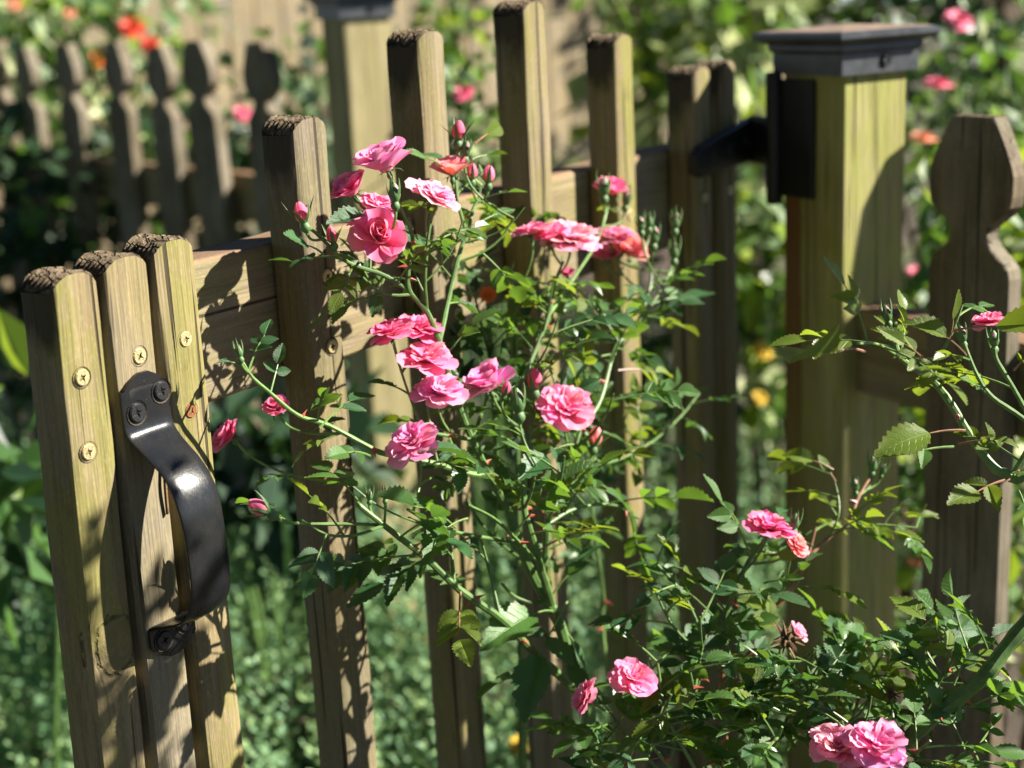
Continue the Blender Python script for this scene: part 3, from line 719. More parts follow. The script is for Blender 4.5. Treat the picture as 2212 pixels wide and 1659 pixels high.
TINT = {'pink': (.97, .33, .52), 'lilac': (.96, .38, .66), 'pale': (.98, .50, .64), 'coral': (.97, .22, .33), 'deep': (.92, .18, .40), 'salmon': (.97, .39, .35), 'hot': (.95, .22, .44)}
TINT['coral'] = (.96, .24, .39); TINT = {k: tuple(min(.98, x * k_) for x, k_ in zip(v, (.97, .84, .92))) for k, v in TINT.items()}
UP = Vector((0, 0, 1)); SUNLIT = []
class Bush:
    def __init__(s, name, label, base, group=None):
        s.base = Vector((base.x, base.y, 0)); s.root = thing(name, label, 'rose bush', s.base, 0, group); s.samples = []; s.leaves = []; s.blooms = []
    def rel(s, p): return p - s.base
    def stem(s, pts, r0, r1, mt='stem', thorns=0, leaves=6, lsize=.022, twigs=2, kinds=('deep', 'mid', 'mid'), name='stem', start=.05, ang=1.0, twl=(.03, .08)):
        sp = cr_spline(pts, 6); n = len(sp); rr = [r0 + (r1 - r0) * i / (n - 1) for i in range(n)]
        rr = [q * (1 + .14 * math.exp(-((i % 7) - 3) ** 2)) for i, q in enumerate(rr)]
        o0 = sp[0]; mb = MB(); tube(mb, [p - o0 for p in sp], rr, 8)
        so_ = s.samples
        for i, p in enumerate(sp): so_.append((p.copy(), rr[i]))
        for k in range(twigs):
            i = int(n * random.uniform(max(start, .15), .92)); t = (sp[min(i + 1, n - 1)] - sp[max(0, i - 1)]).normalized()
            side = (Vector((random.gauss(0, 1), random.gauss(0, 1), random.gauss(0, .6)))); side = (side - t * side.dot(t)).normalized()
            d = (t * .55 + side * .9 + UP * .35).normalized(); Lt = random.uniform(*twl)
            q = [sp[i] + d * (Lt * u) + UP * (.18 * Lt * u * u) + side * (.12 * Lt * math.sin(3 * u)) for u in (0, .33, .66, 1)]
            ts = cr_spline(q, 3)
            if ts[-1].z > sp[-1].z + .012 or any(s.hides(p, .002) for p in ts): continue
            tube(mb, [p - o0 for p in ts], [max(.0007, min(rr[i] * .6, .0016) * (1 - .5 * j / len(ts))) for j in range(len(ts))], 6)
            for p in ts[2:]: so_.append((p.copy(), .001))
            s.foliate(ts, max(2, int(Lt / .024)), lsize * .95, kinds, .25, ang)
        me = mb.mesh(name, [M[mt]]); st = obj(name, me, s.root, loc=s.rel(o0))
        for k in range(thorns):
            i = int(n * random.uniform(.05, .9)); t = (sp[min(i + 1, n - 1)] - sp[max(0, i - 1)]).normalized()
            x = Vector((random.gauss(0, 1), random.gauss(0, .5), random.gauss(0, .6))) + CR * random.choice((-1, 1)); z = (x - t * x.dot(t)).normalized(); y = t; xx = y.cross(z)
            mw = frame(xx, y, z, sp[i] - o0 + z * rr[i] * .8); L_ = random.uniform(.0045, .0075)
            obj('thorn', THORN, st, mw=mw @ Matrix.Diagonal((L_ * .8, L_, L_, 1)))
        s.foliate(sp, leaves, lsize, kinds, start, ang)
        return sp
    def foliate(s, sp, count, size, kinds, start=.1, ang=1.0):
        n = len(sp); az = random.uniform(0, 6.28)
        for k in range(count):
            i = min(n - 1, int(n * (start + (1 - start) * (k + random.random() * .8) / max(1, count))))
            t = (sp[min(i + 1, n - 1)] - sp[max(0, i - 1)]).normalized(); az += 2.4 + random.uniform(-.4, .4)
            a = t.orthogonal().normalized(); b = t.cross(a); side = a * math.cos(az) + b * math.sin(az)
            d = (side * .85 + t * .35 + CR * random.uniform(-.35, .35) + UP * .12); d.z *= .75; d.normalize()
            s.leaf(sp[i], d, size * random.uniform(.72, 1.15), random.choice((5, 5, 5, 3, 7)) if size > .012 else 3, random.choice(kinds), ang)
    def leaf(s, base, d, size, n, kind, ang=1.0, normal=None, prio=0):
        nr = normal or (UP * 1.0 + SUN * .45 + Vector((random.gauss(0, 1), random.gauss(0, 1), random.gauss(0, .5))) * .42 * ang)
        s.leaves.append((base.copy(), d.normalized(), size, n, kind, nr, prio, random.random()))
    def rose(s, px, wpx, face, style, tint, pos, spin=None, hole=True, bias=0):
        depth = (pos - CAM).dot(FW); R_ = wpx / FPX * depth / 2 / .98 * {'open': 1.06, 'cup': 1.28, 'heart': 1.06, 'semi': 1.25}[style]; z = camvec(face[0], face[1] + (.12 if style == 'open' else 0), face[2] * (.72 if style == 'open' else 1)); x = z.orthogonal().normalized(); y = z.cross(x)
        a = random.uniform(0, 6.28) if spin is None else spin; mw = frame(x, y, z) @ Matrix.Rotation(a, 4, 'Z') @ Matrix.Scale(R_, 4)
        o_ = pos - z * (.25 * R_); s.blooms.append((pos.copy(), R_ * 1.05)); SUNLIT.append((pos.copy(), R_))
        mw.translation = s.rel(o_); r_ = obj('rose_blossom', CORE[style], s.root, mw=mw)
        c0 = Vector(TINT[tint]); r_.color = (*(c0 * .97), 1)
        for k, (cnt, a0, a1, L_, W_, c_, ru, lift) in enumerate(STY[style]):
            for q in range(cnt):
                an = 2 * math.pi * (q + .5 * (k % 2) + random.uniform(-.14, .14)) / cnt + k * .35
                pm = Matrix.Rotation(an, 4, 'Z') @ Matrix.Translation((0, 0, lift)) @ Matrix.Rotation(rad(random.uniform(-13, 10)), 4, 'Y') @ Matrix.Rotation(rad(random.uniform(-13, 13)), 4, 'X') @ Matrix.Scale(random.uniform(.84, 1.08), 4)
                p = obj('petal', PET[style][k][q % 2], r_, mw=pm); f = random.uniform(.86, 1.08)
                p.color = (min(1, c0[0] * f), min(1, c0[1] * f * random.uniform(.75, 1.25)), min(1, c0[2] * f * random.uniform(.85, 1.15)), 1)
        obj('calyx', CAL['bloom'], r_, mw=Matrix.Scale(.011 / R_ * 1.15, 4))
        s.pedicel(o_ - z * .0062, -z, .0011)
        return r_
    def bud(s, pos, axis, lpx, kind, tint='coral', ped=True):
        depth = (pos - CAM).dot(FW); L_ = lpx / FPX * depth / 2.0; z = camvec(*axis); x = z.orthogonal().normalized(); y = z.cross(x)
        mw = frame(x, y, z) @ Matrix.Rotation(random.uniform(0, 6), 4, 'Z') @ Matrix.Scale(L_, 4); mw.translation = s.rel(pos)
        b = obj('rose_bud', BUD, s.root, mw=mw if kind != 'tight' else mw @ Matrix.Diagonal((.8, .8, .92, 1))); b.color = (*TINT[tint], 1); s.blooms.append((pos + z * L_ * .3, L_ * .75))
        obj('calyx', CAL[kind], b, mw=Matrix.Identity(4) if kind != 'tight' else Matrix.Diagonal((1.25, 1.25, 1.09, 1)))
        if ped: s.pedicel(pos - z * L_ * .7, -z, .0011)
    def pedicel(s, p0, d0, r_):
        cand = sorted((((q - p0).length + .4 * (q - p0).cross(UP).length, i) for i, (q, rr) in enumerate(s.samples) if q.z < p0.z - .006))[:60:3]
        for dd, i in cand + cand[:1]:
            q = s.samples[i][0]; L_ = (q - p0).length; pts = []
            for k in range(9):
                u = k / 8; pts.append(p0 * (1 - u) ** 2 + (p0 + d0 * L_ * .28 + Vector((0, 0, -L_ * .12))) * 2 * u * (1 - u) + q * u * u)
            if not any(s.hides(p, 0, .72) for p in pts[2:]): break
        mb = MB(); tube(mb, [p - p0 for p in pts], [r_ * .85 * (1.25 - .3 * math.sin(k / 8 * 3.1)) for k in range(9)], 7)
        obj('flower_stalk', mb.mesh('flower_stalk', [M['stemlight']]), s.root, loc=s.rel(p0))
        for p in pts[2:]: s.samples.append((p.copy(), r_))
        if L_ > .03:
            for k in (3, 5): s.leaf(pts[k], (Vector((random.gauss(0, 1), random.gauss(0, 1), .2))), .014, 3, random.choice(('deep', 'mid')))
    def hides(s, q, r_, k=1.0):               # leaves grow round the blooms, not over them towards the light
        v = q - CAM; vl = v.length; vd = v / vl
        for c, R_ in s.blooms:
            e = c - CAM; a_ = e.dot(vd)
            if a_ > vl - R_ * .6 and (e - vd * a_).length < R_ * k + r_ * .55: return True
        return False
    def spec(s, lf):
        base, d, size, n, kind, nr, prio, rnd = lf; r = random.Random(int(rnd * 1e6))
        side = d.cross(nr)
        if side.length < .05: nr = nr + Vector((.3, .2, .5)); side = d.cross(nr)
        side.normalize(); nn = side.cross(d).normalized(); pairs = (n - 1) // 2; RL = size * (.75 + .62 * pairs)
        pts = [base + d * (RL * u) - nn * (RL * .10 * u * u) + nn * (RL * .06 * math.sin(u * 2)) for u in (0, .25, .5, .75, 1)]
        out = []
        def one(p, dd, L_):
            dd = (dd + Vector((r.gauss(0, .13), r.gauss(0, .13), r.gauss(0, .13)))).normalized(); n2 = nn + Vector((r.gauss(0, .22), r.gauss(0, .22), r.gauss(0, .22))); x = dd.cross(n2).normalized(); z = x.cross(dd)
            out.append((frame(x, dd, z, p), L_, r.randrange(6)))
        one(pts[4], d - nn * .18, size * r.uniform(1.0, 1.18))
        for k in range(pairs):
            u = .52 + .40 * (k + .15) / pairs if pairs > 1 else .70
            p = base + d * (RL * u) - nn * (RL * .10 * u * u) + nn * (RL * .06 * math.sin(u * 2))
            for sg in (-1, 1): one(p, d * .52 + side * (sg * .85) - nn * .08, size * r.uniform(.74, .96) * (.85 + .15 * k))
        return pts, out, kind
    def finish(s, cap=300):
        s.leaves.sort(key=lambda q: -(q[6] + q[2] / max(.4, (q[0] - CAM).dot(FW))))
        used = 0; rest = {}
        stuff = MB(); kinds = ['deep', 'mid', 'young']
        tmpl = {k: [(np.array([v.co[:] for v in me.vertices]), [tuple(p.vertices) for p in me.polygons]) for me in LEAF[k]] for k in ('deep',)}['deep']
        TX = [(u, k / 18 if False else 0, .5) for k in range(1) for u in (0,)]
        for lf in s.leaves:
            pts, out, kind = s.spec(lf)
            mids = [(fm.translation + fm.to_3x3() @ Vector((0, L_ * .5, 0)), L_ * .5) for fm, L_, vi in out]
            if lf[6] == 0 and any(s.hides(q, r_) for q, r_ in mids): continue
            if lf[6] == 0 and any((q - c).dot(SUN) > 0 and ((q - c) - SUN * (q - c).dot(SUN)).length < R_ * .55 + r_ * .5 for q, r_ in mids for c, R_ in SUNLIT): continue    # blooms reach out into the sun
            base = pts[0]; col = 'stemlight' if kind != 'young' else 'stemred'
            if used + len(out) <= cap:
                used += len(out); mb = MB(); tube(mb, [p - base for p in pts], [.0009, .0008, .0007, .0006, .0004], 5)
                lo = obj('leaf', mb.mesh('leaf', [M[col]]), s.root, loc=s.rel(base))
                for fm, L_, vi in out:
                    mw = fm.copy(); mw.translation = fm.translation - base
                    obj('leaflet', LEAF[kind][vi], lo, mw=mw @ Matrix.Scale(L_, 4))
            else:
                tube(stuff, [s.rel(p) for p in pts], [.0009, .0008, .0007, .0006, .0004], 4, 3)
                for fm, L_, vi in out:
                    co, fc = tmpl[vi]; A = np.array(fm.to_3x3()); W = co * L_ @ A.T + np.array(s.rel(fm.translation)); nrow = len(co) // 5
                    stuff.add(W.tolist(), fc, kinds.index(kind), tx=[((-1, -.55, 0, .55, 1)[i % 5], (i // 5) / (nrow - 1), .5) for i in range(len(co))])
        if stuff.v:
            o = obj('foliage', stuff.mesh('foliage', [M['deep'], M['mid'], M['young'], M['stemlight']]), s.root); o['kind'] = 'stuff'

# ------------------------------------------------------------------ main rose bush in front of the gate
def gp(*a): return [G(x, y, h) for x, y, h in a]
B1 = Bush('rose_bush', 'tall pink rose bush in front of the gate with many open blooms', G(1300, 1659, .15))
RB1 = [  # (x, y, width px, facing, style, tint, h)
    (832, 352, 118, (-.30, .85, .30), 'cup', 'lilac', .06), (757, 412, 84, (-.55, .75, .35), 'cup', 'hot', .045), (815, 440, 80, (.35, .65, .6), 'open', 'pink', .055), (785, 470, 70, (-.3, .8, .4), 'open', 'pink', .05),
    (938, 420, 116, (.42, .72, .48), 'open', 'pale', .075), (822, 508, 116, (.05, .35, .92), 'heart', 'coral', .075), (975, 368, 80, (-.1, .9, .25), 'semi', 'salmon', .055),
    (842, 714, 98, (-.25, .8, .45), 'open', 'deep', .06), (903, 706, 104, (.2, .75, .55), 'open', 'hot', .065), (920, 770, 118, (.08, .70, .65), 'open', 'pink', .08), (949, 840, 112, (.1, .72, .6), 'open', 'lilac', .09),
    (1053, 830, 100, (-.35, .78, .35), 'cup', 'lilac', .095), (1225, 878, 128, (.1, .55, .75), 'open', 'pink', .13), (888, 952, 122, (-.35, .55, .70), 'open', 'lilac', .095),
    (1145, 497, 82, (-.2, .9, .25), 'open', 'pink', .07), (1185, 512, 70, (-.3, .85, .3), 'cup', 'hot', .075), (1235, 511, 122, (.08, .75, .55), 'open', 'pale', .085), (1320, 410, 76, (.15, .8, .4), 'semi', 'hot', .055),
    (1322, 505, 78, (.05, .75, .55), 'open', 'pink', .06), (1352, 535, 80, (.4, .65, .55), 'semi', 'salmon', .065), (595, 878, 50, (-.2, .6, .6), 'cup', 'hot', .0), (492, 943, 66, (-.62, .55, .4), 'cup', 'hot', -.035), (1310, 552, 60, (-.1, .8, .4), 'cup', 'pink', .05), (1225, 590, 30, (-.1, .8, .4), 'cup', 'hot', .05)]
for q in RB1: B1.blooms.append((G(q[0], q[1], q[6]), q[2] / FPX * .5))
trunk0 = B1.base + Vector((.0, 0, .0))
K3 = ('deep', 'mid', 'mid', 'deep', 'young')
a = B1.stem([trunk0, B1.base + Vector((-.01, 0, .3))] + gp((1275, 1600, .145), (1255, 1491, .135), (1226, 1406, .13), (1203, 1335, .125), (1162, 1264, .115), (1121, 1171, .105), (1099, 1104, .10)), .0062, .0036, 'stem', 8, 2, .024, 2, K3, start=.6)
for p_, r_ in B1.samples[20:]:
    B1.blooms.append((p_, .005))
B1.blooms.append((G(1053, 637, .022), .007))
B1.stem(gp((1099, 1104, .10), (1060, 1030, .095), (1020, 950, .09), (985, 860, .085), (949, 739, .08), (922, 673, .075), (885, 629, .07), (882, 586, .07), (892, 525, .07), (880, 470, .065)), .0028, .0013, 'stem', 5, 17, .021, 6, K3)
B1.stem(gp((922, 673, .075), (918, 610, .078), (922, 540, .08), (930, 480, .08), (938, 455, .08)), .0014, .0010, 'stem', 0, 8, .020, 2, K3)
B1.stem(gp((949, 739, .08), (970, 640, .07), (995, 539, .065), (1009, 509, .065), (1022, 453, .06), (1036, 425, .06)), .002, .0012, 'stem', 1, 10, .022, 4, K3)
B1.stem(gp((1009, 509, .065), (990, 440, .06), (985, 380, .055), (990, 330, .05)), .0013, .001, 'stemlight', 0, 4, .018, 1, K3)
B1.stem(gp((885, 629, .07), (830, 595, .06), (770, 575, .05), (735, 555, .045), (690, 510, .04), (665, 490, .04)), .0016, .0011, 'stem', 0, 6, .019, 2, K3)
B1.stem(gp((1192, 1305, .123), (1166, 1220, .125), (1144, 1142, .125), (1132, 1085, .12), (1140, 960, .115), (1153, 900, .11), (1155, 850, .105)), .0032, .0012, 'stem', 4, 15, .022, 8, K3)
B1.stem(gp((1162, 1257, .115), (1177, 1201, .12), (1181, 1134, .125), (1196, 1095, .125), (1229, 1011, .12), (1255, 930, .12), (1296, 866, .115), (1330, 751, .10), (1375, 700, .095), (1403, 625, .09), (1408, 570, .085)), .0028, .0011, 'stem', 7, 22, .021, 9, K3)
B1.stem(gp((1140, 960, .115), (1110, 880, .10), (1155, 762, .09), (1187, 678, .085), (1198, 613, .08), (1217, 565, .08)), .0020, .0011, 'stem', 2, 17, .021, 8, K3)
B1.stem(gp((1187, 678, .085), (1240, 600, .07), (1290, 520, .06), (1310, 450, .055)), .0016, .001, 'stemlight', 0, 6, .020, 2, K3)
B1.stem(gp((1375, 700, .095), (1420, 640, .1), (1450, 580, .1), (1455, 545, .1)), .0014, .001, 'stemlight', 0, 3, .018, 0, K3)
B1.stem(gp((1255, 930, .12), (1300, 1000, .12), (1400, 960, .12), (1470, 900, .12), (1510, 850, .12)), .0014, .001, 'stem', 2, 9, .02, 2, ('mid', 'young', 'deep'), start=.35)
# long arching shoot to the left
B1.stem(gp((1244, 1491, .135), (1151, 1406, .13), (1080, 1335, .125), (995, 1276, .115), (920, 1205, .105), (876, 1171, .10), (787, 1101, .085), (772, 1086, .08)), .0034, .0016, 'stem', 9, 9, .023, 4, K3)
B1.stem(gp((830, 1135, .09), (772, 1132, .08), (679, 1132, .065), (620, 1127, .058), (594, 1112, .055)), .0013, .0010, 'stemlight', 0, 2, .016, 0, K3)
B1.stem(gp((1060, 1030, .095), (1000, 1020, .09), (935, 1000, .085), (870, 988, .075), (824, 978, .07), (772, 952, .06), (708, 918, .05), (642, 896, .045), (578, 844, .04), (545, 815, .038), (522, 780, .036)), .0022, .0011, 'stemlight', 2, 7, .019, 1, K3)
B1.stem(gp((1020, 950, .09), (960, 940, .09), (905, 930, .09)), .0016, .001, 'stem', 1, 3, .02, 1, K3)
B1.stem(gp((1121, 1171, .105), (1040, 1160, .11), (950, 1140, .11), (880, 1100, .105)), .0016, .001, 'stem', 2, 6, .026, 2, K3)
B1.stem(gp((1181, 1134, .125), (1240, 1100, .13), (1320, 1090, .135), (1380, 1120, .14)), .0015, .001, 'stem', 2, 6, .024, 2, K3)
B1.stem(gp((1166, 1220, .125), (1080, 1130, .14), (1010, 1090, .145)), .0014, .001, 'stem', 1, 5, .025, 2, K3)
# spindly shoots behind, nearer the gate
B1.stem([B1.base + Vector((.05, .09, 0))] + gp((1310, 1450, .04), (1305, 1300, .035), (1285, 1150, .03), (1270, 1000, .03), (1262, 880, .03)), .002, .001, 'stemlight', 6, 8, .02, 3, ('mid', 'deep'), start=.5)
B1.stem(gp((1020, 950, .09), (1060, 820, .03), (1040, 700, .02), (1020, 620, .02)), .0014, .0009, 'stem', 1, 8, .018, 4, ('deep', 'mid'))

# explicit big leaves that stand out in the picture: (base, tip, leaflets, kind)
def pxleaf(B, pb, pt, n, kind, fn=G, nvec=None, k=1.0):
    b, t = fn(*pb), fn(*pt); d = t - b; pairs = (n - 1) // 2; size = d.length / ((.75 + .62 * pairs) + 1.05) * k
    B.leaf(b, d, size, n, kind, normal=nvec and camvec(*nvec), prio=10)
for q in [((1225, 1300, .125), (1118, 1505, .15), 3, 'deep', (.25, .8, .6)), ((1205, 1345, .125), (1290, 1440, .15), 1, 'deep', (.3, .7, .6)), ((1195, 1320, .125), (1085, 1330, .14), 1, 'mid', (.2, .9, .3)),
          ((1025, 310, .05), (1092, 258, .05), 1, 'young', (.5, .4, .6)), ((1020, 345, .05), (1095, 318, .06), 1, 'mid', (.1, .9, .3)),
          ((585, 845, .04), (612, 742, .035), 3, 'deep', (.2, .3, .9)), ((690, 925, .05), (800, 818, .05), 3, 'deep', (-.1, .8, .5)), ((1030, 485, .06), (1108, 442, .07), 3, 'mid', (.2, .8, .4)),
          ((700, 550, .04), (618, 497, .04), 1, 'deep', (.1, .7, .6)), ((1335, 800, .11), (1462, 800, .13), 5, 'young', (.1, .7, .6)), ((1400, 660, .09), (1550, 618, .12), 3, 'deep', (.1, .8, .4)),
          ((1290, 680, .09), (1208, 592, .09), 3, 'young', (.4, .5, .7)), ((1330, 765, .1), (1225, 790, .1), 5, 'deep', (0, .8, .5)), ((985, 1140, .11), (850, 1055, .12), 5, 'mid', (.1, .7, .6)),
          ((1010, 1120, .12), (905, 1160, .13), 1, 'mid', (.2, .8, .5)), ((800, 985, .07), (715, 965, .08), 3, 'mid', (.1, .7, .6)), ((1290, 930, .12), (1372, 955, .13), 1, 'mid', (.2, .8, .4)),
          ((1080, 1060, .13), (955, 925, .12), 3, 'deep', (.1, .8, .4)), ((1290, 1040, .13), (1420, 1150, .15), 3, 'deep', (.2, .7, .5)), ((830, 600, .06), (800, 680, .06), 1, 'deep', (.2, .2, .9)),
          ((1405, 620, .09), (1480, 640, .1), 1, 'mid', (.1, .7, .6)), ((1240, 960, .13), (1130, 990, .14), 3, 'deep', (0, .9, .3)), ((520, 790, .036), (470, 770, .03), 1, 'deep', (0, .8, .5)),
          ((950, 355, .06), (890, 322, .06), 1, 'mid', (.6, .4, .5)), ((840, 470, .07), (720, 455, .06), 1, 'deep', (.2, .9, .3))]:
    pxleaf(B1, *q[:4], nvec=q[4])

for x, y, wd, fc, sty, tn, h in RB1: B1.rose((x, y), wd, fc, sty, tn, G(x, y, h))
for x, y, ln, ax, kd, tn, h in [(990, 300, 72, (.05, .95, .2), 'opening', 'coral', .055), (1006, 335, 58, (.1, .95, .2), 'tight', 'pink', .06), (1055, 392, 64, (.05, .95, .2), 'opening', 'pink', .06), (1020, 385, 58, (0, .95, .2), 'opening', 'coral', .06),
                            (853, 432, 72, (-.05, .97, .2), 'tight', 'pink', .085), (656, 478, 78, (-.25, .92, .2), 'opening', 'coral', .04), (720, 522, 60, (-.2, .92, .2), 'opening', 'coral', .045),
                            (1120, 885, 92, (-.1, .96, .2), 'tight', 'pink', .125), (1155, 838, 80, (0, .97, .2), 'opening', 'coral', .11), (1283, 960, 74, (.15, .95, .15), 'opening', 'salmon', .13), (577, 1106, 84, (-.8, .5, .1), 'opening', 'pink', .055),
                            (1305, 418, 70, (0, .97, .2), 'tight', 'pink', .06), (1352, 440, 56, (.15, .95, .2), 'tight', 'pink', .06), (1385, 495, 52, (-.1, .97, .15), 'tight', 'pink', .09), (1402, 488, 52, (0, .97, .15), 'tight', 'pink', .09), (1412, 522, 64, (.05, .97, .15), 'tight', 'pink', .09),
                            (1458, 490, 62, (.05, .97, .15), 'tight', 'pink', .1), (1456, 555, 62, (0, .97, .15), 'tight', 'pink', .1), (518, 768, 52, (-.2, .95, .2), 'tight', 'pink', .036), (798, 1078, 42, (0, .97, .15), 'tight', 'pink', .085), (832, 1076, 42, (0, .97, .15), 'tight', 'pink', .09), (1090, 850, 50, (.3, .92, .2), 'opening', 'hot', .12)]:
    B1.bud(G(x, y, h), ax, ln, kd, tn)
B1.finish(300)

# ------------------------------------------------------------------ lower right rose bush
B2 = Bush('rose_bush', 'low leafy rose bush at lower right with arching reddish shoot', P(1640, 1659, 1.12))
def dp(*a): return [P(x, y, d) for x, y, d in a]
K2 = ('deep', 'deep', 'mid', 'mid', 'young')
gb = lambda dx, dy: B2.base + Vector((dx, dy, 0))
B2.stem([gb(-.02, 0), gb(-.015, 0) + UP * .35] + dp((1545, 1680, 1.10), (1560, 1580, 1.09), (1577, 1502, 1.09), (1575, 1436, 1.09), (1564, 1366, 1.09), (1577, 1300, 1.09), (1617, 1213, 1.09), (1645, 1175, 1.09)), .004, .0014, 'stem', 6, 11, .022, 2, K2, start=.5)
B2.stem([gb(-.01, .03), gb(-.01, .03) + UP * .35] + dp((1560, 1500, 1.13), (1590, 1449, 1.13), (1634, 1392, 1.13), (1652, 1335, 1.13), (1695, 1292, 1.13), (1722, 1257, 1.14), (1739, 1213, 1.14), (1792, 1160, 1.15), (1831, 1134, 1.15), (1853, 1077, 1.16), (1880, 1030, 1.17)), .0030, .0011, 'stemred', 11, 6, .021, 1, ('mid', 'young', 'young'), start=.5)
B2.stem(dp((1792, 1160, 1.15), (1812, 1110, 1.15), (1808, 1060, 1.16), (1790, 1010, 1.16)), .0009, .0006, 'stemlight', 0, 5, .021, 0, ('young',))
B2.stem(dp((1831, 1134, 1.15), (1870, 1132, 1.15), (1930, 1135, 1.15), (1980, 1140, 1.15)), .0009, .0006, 'stemlight', 0, 5, .018, 0, ('young', 'mid'))
B2.stem([gb(.12, -.05), gb(.12, -.05) + UP * .4] + dp((1935, 1640, 1.02), (1954, 1611, 1.02), (1993, 1567, 1.01), (2054, 1519, 1.01), (2125, 1462, 1.0), (2165, 1410, 1.0), (2230, 1330, 1.0)), .0062, .0050, 'stem', 8, 3, .024, 2, K2, start=.5)
B2.stem(dp((1440, 1659, 1.08), (1500, 1500, 1.08), (1520, 1400, 1.08), (1480, 1290, 1.08), (1420, 1220, 1.08)), .0016, .001, 'stem', 2, 8, .022, 1, K2)
for (x0, y0, x1, y1, d) in [(1500, 1659, 1420, 1430, 1.07), (1600, 1600, 1690, 1380, 1.08), (1660, 1659, 1760, 1400, 1.07), (1760, 1659, 1830, 1440, 1.09), (1830, 1659, 1900, 1420, 1.08), (1700, 1620, 1840, 1420, 1.12), (1930, 1600, 2000, 1430, 1.04), (1960, 1560, 2060, 1390, 1.03),
                            (1420, 1659, 1320, 1540, 1.08), (1560, 1560, 1490, 1450, 1.05), (2040, 1659, 2130, 1600, 1.0), (1340, 1659, 1290, 1560, 1.1), (1740, 1560, 1740, 1430, 1.05), (1540, 1659, 1600, 1530, 1.03), (1680, 1659, 1640, 1540, 1.02),
                            (1880, 1500, 1960, 1360, 1.1), (1780, 1620, 1700, 1480, 1.04), (1450, 1659, 1400, 1560, 1.03), (1850, 1659, 1810, 1560, 1.0), (2000, 1540, 2080, 1400, 1.02), (1620, 1659, 1690, 1570, .99), (1400, 1620, 1450, 1500, 1.05), (1980, 1659, 2010, 1600, .98)]:
    xm, ym = (x0 + x1) / 2 + random.uniform(-25, 25), (y0 + y1) / 2
    B2.stem(dp((x0, y0, d + .01), (xm, ym, d), (x1, y1, d - .01)), .0014, .0009, random.choice(('stem', 'stemlight')), 1, 6, .0215, 2, K2, start=.1)
for q in [((1585, 1450, 1.06), (1500, 1560, 1.03), 1, 'deep', (.2, .5, .8)), ((1650, 1200, 1.09), (1720, 1190, 1.08), 1, 'young', (.1, .6, .7)), ((1650, 1260, 1.09), (1735, 1240, 1.08), 3, 'mid', (.1, .6, .7)), ((1540, 1330, 1.08), (1405, 1205, 1.08), 3, 'mid', (.4, .6, .5)),
          ((1720, 1420, 1.06), (1840, 1480, 1.03), 3, 'mid', (.1, .8, .5)), ((1985, 1440, 1.02), (1890, 1380, 1.02), 3, 'mid', (.3, .7, .6)), ((2060, 1480, 1.0), (2110, 1360, 1.0), 5, 'mid', (.1, .7, .6)), ((2020, 1440, 1.02), (1960, 1340, 1.03), 3, 'deep', (.1, .8, .5)),
          ((2010, 1659, .98), (2110, 1625, .98), 3, 'mid', (.2, .7, .6)), ((1800, 1015, 1.16), (1700, 965, 1.16), 1, 'young', (.5, .4, .7)), ((1805, 1040, 1.16), (1770, 985, 1.16), 1, 'young', (.4, .3, .8)), ((1640, 1420, 1.07), (1560, 1360, 1.07), 3, 'mid', (.2, .8, .5)),
          ((1300, 1659, 1.0), (1250, 1640, .98), 3, 'deep', (.1, .7, .6)), ((1400, 1640, 1.0), (1310, 1650, .98), 3, 'deep', (.1, .7, .6)), ((1700, 1545, 1.0), (1610, 1500, .99), 5, 'mid', (.1, .7, .6)), ((1830, 1560, 1.0), (1740, 1500, 1.0), 5, 'deep', (.2, .7, .6))]:
    pxleaf(B2, *q[:4], fn=P, nvec=q[4])
for x, y, wd, fc, sty, tn, d in [(1368, 1464, 98, (.12, .62, .70), 'open', 'pink', 1.05), (1262, 1505, 82, (-.75, .35, .25), 'open', 'pink', 1.05), (1664, 1134, 104, (.22, .75, .45), 'open', 'hot', 1.09), (1722, 1174, 62, (.45, .5, .6), 'open', 'salmon', 1.09),
                             (1808, 1608, 118, (-.1, .7, .6), 'open', 'pale', .98), (1897, 1604, 132, (.12, .65, .65), 'open', 'lilac', .97), (1860, 1655, 90, (-.1, .5, .6), 'open', 'pale', .98), (1722, 1366, 44, (.7, .55, .2), 'semi', 'pale', 1.085)]:
    B2.rose((x, y), wd, fc, sty, tn, P(x, y, d))
for x, y, ln, ax, kd, tn, d in [(1716, 1138, 58, (.1, .97, .1), 'tight', 'pink', 1.09), (1848, 1058, 46, (-.1, .97, .1), 'tight', 'pink', 1.16), (1884, 1015, 60, (.05, .97, .1), 'tight', 'pink', 1.17), (1905, 1022, 40, (.3, .9, .1), 'tight', 'pink', 1.17)]:
    B2.bud(P(x, y, d), ax, ln, kd, tn)
def spent(B, p, R_):
    mb = MB(); r = random.Random(4)
    for k in range(26):
        a = r.uniform(0, 6.28); q = r.uniform(.3, 1.0); tip = Vector((q * math.cos(a), q * math.sin(a), r.uniform(-.2, .7))); tube(mb, [(0, 0, -.1), tip * .5 + Vector((0, 0, .2)), tip], [.12, .09, .02], 4)
    lathe(mb, [(.1, -.6), (.3, -.3), (.4, 0), (.1, .2)], 8)
    z = camvec(-.2, .4, .8); x = z.orthogonal().normalized(); mw = frame(x, z.cross(x), z) @ Matrix.Scale(R_, 4); mw.translation = B.rel(p)
    o = obj('spent_bloom', mb.mesh('spent_bloom', [M['brown']]), B.root, mw=mw); o['label'] = 'withered brown bloom'; B.pedicel(p - z * R_ * .5, -z, .0011)
spent(B2, P(1700, 1383, 1.05), .0145); spent(B2, P(1925, 1500, 1.02), .008)
B2.finish(300)

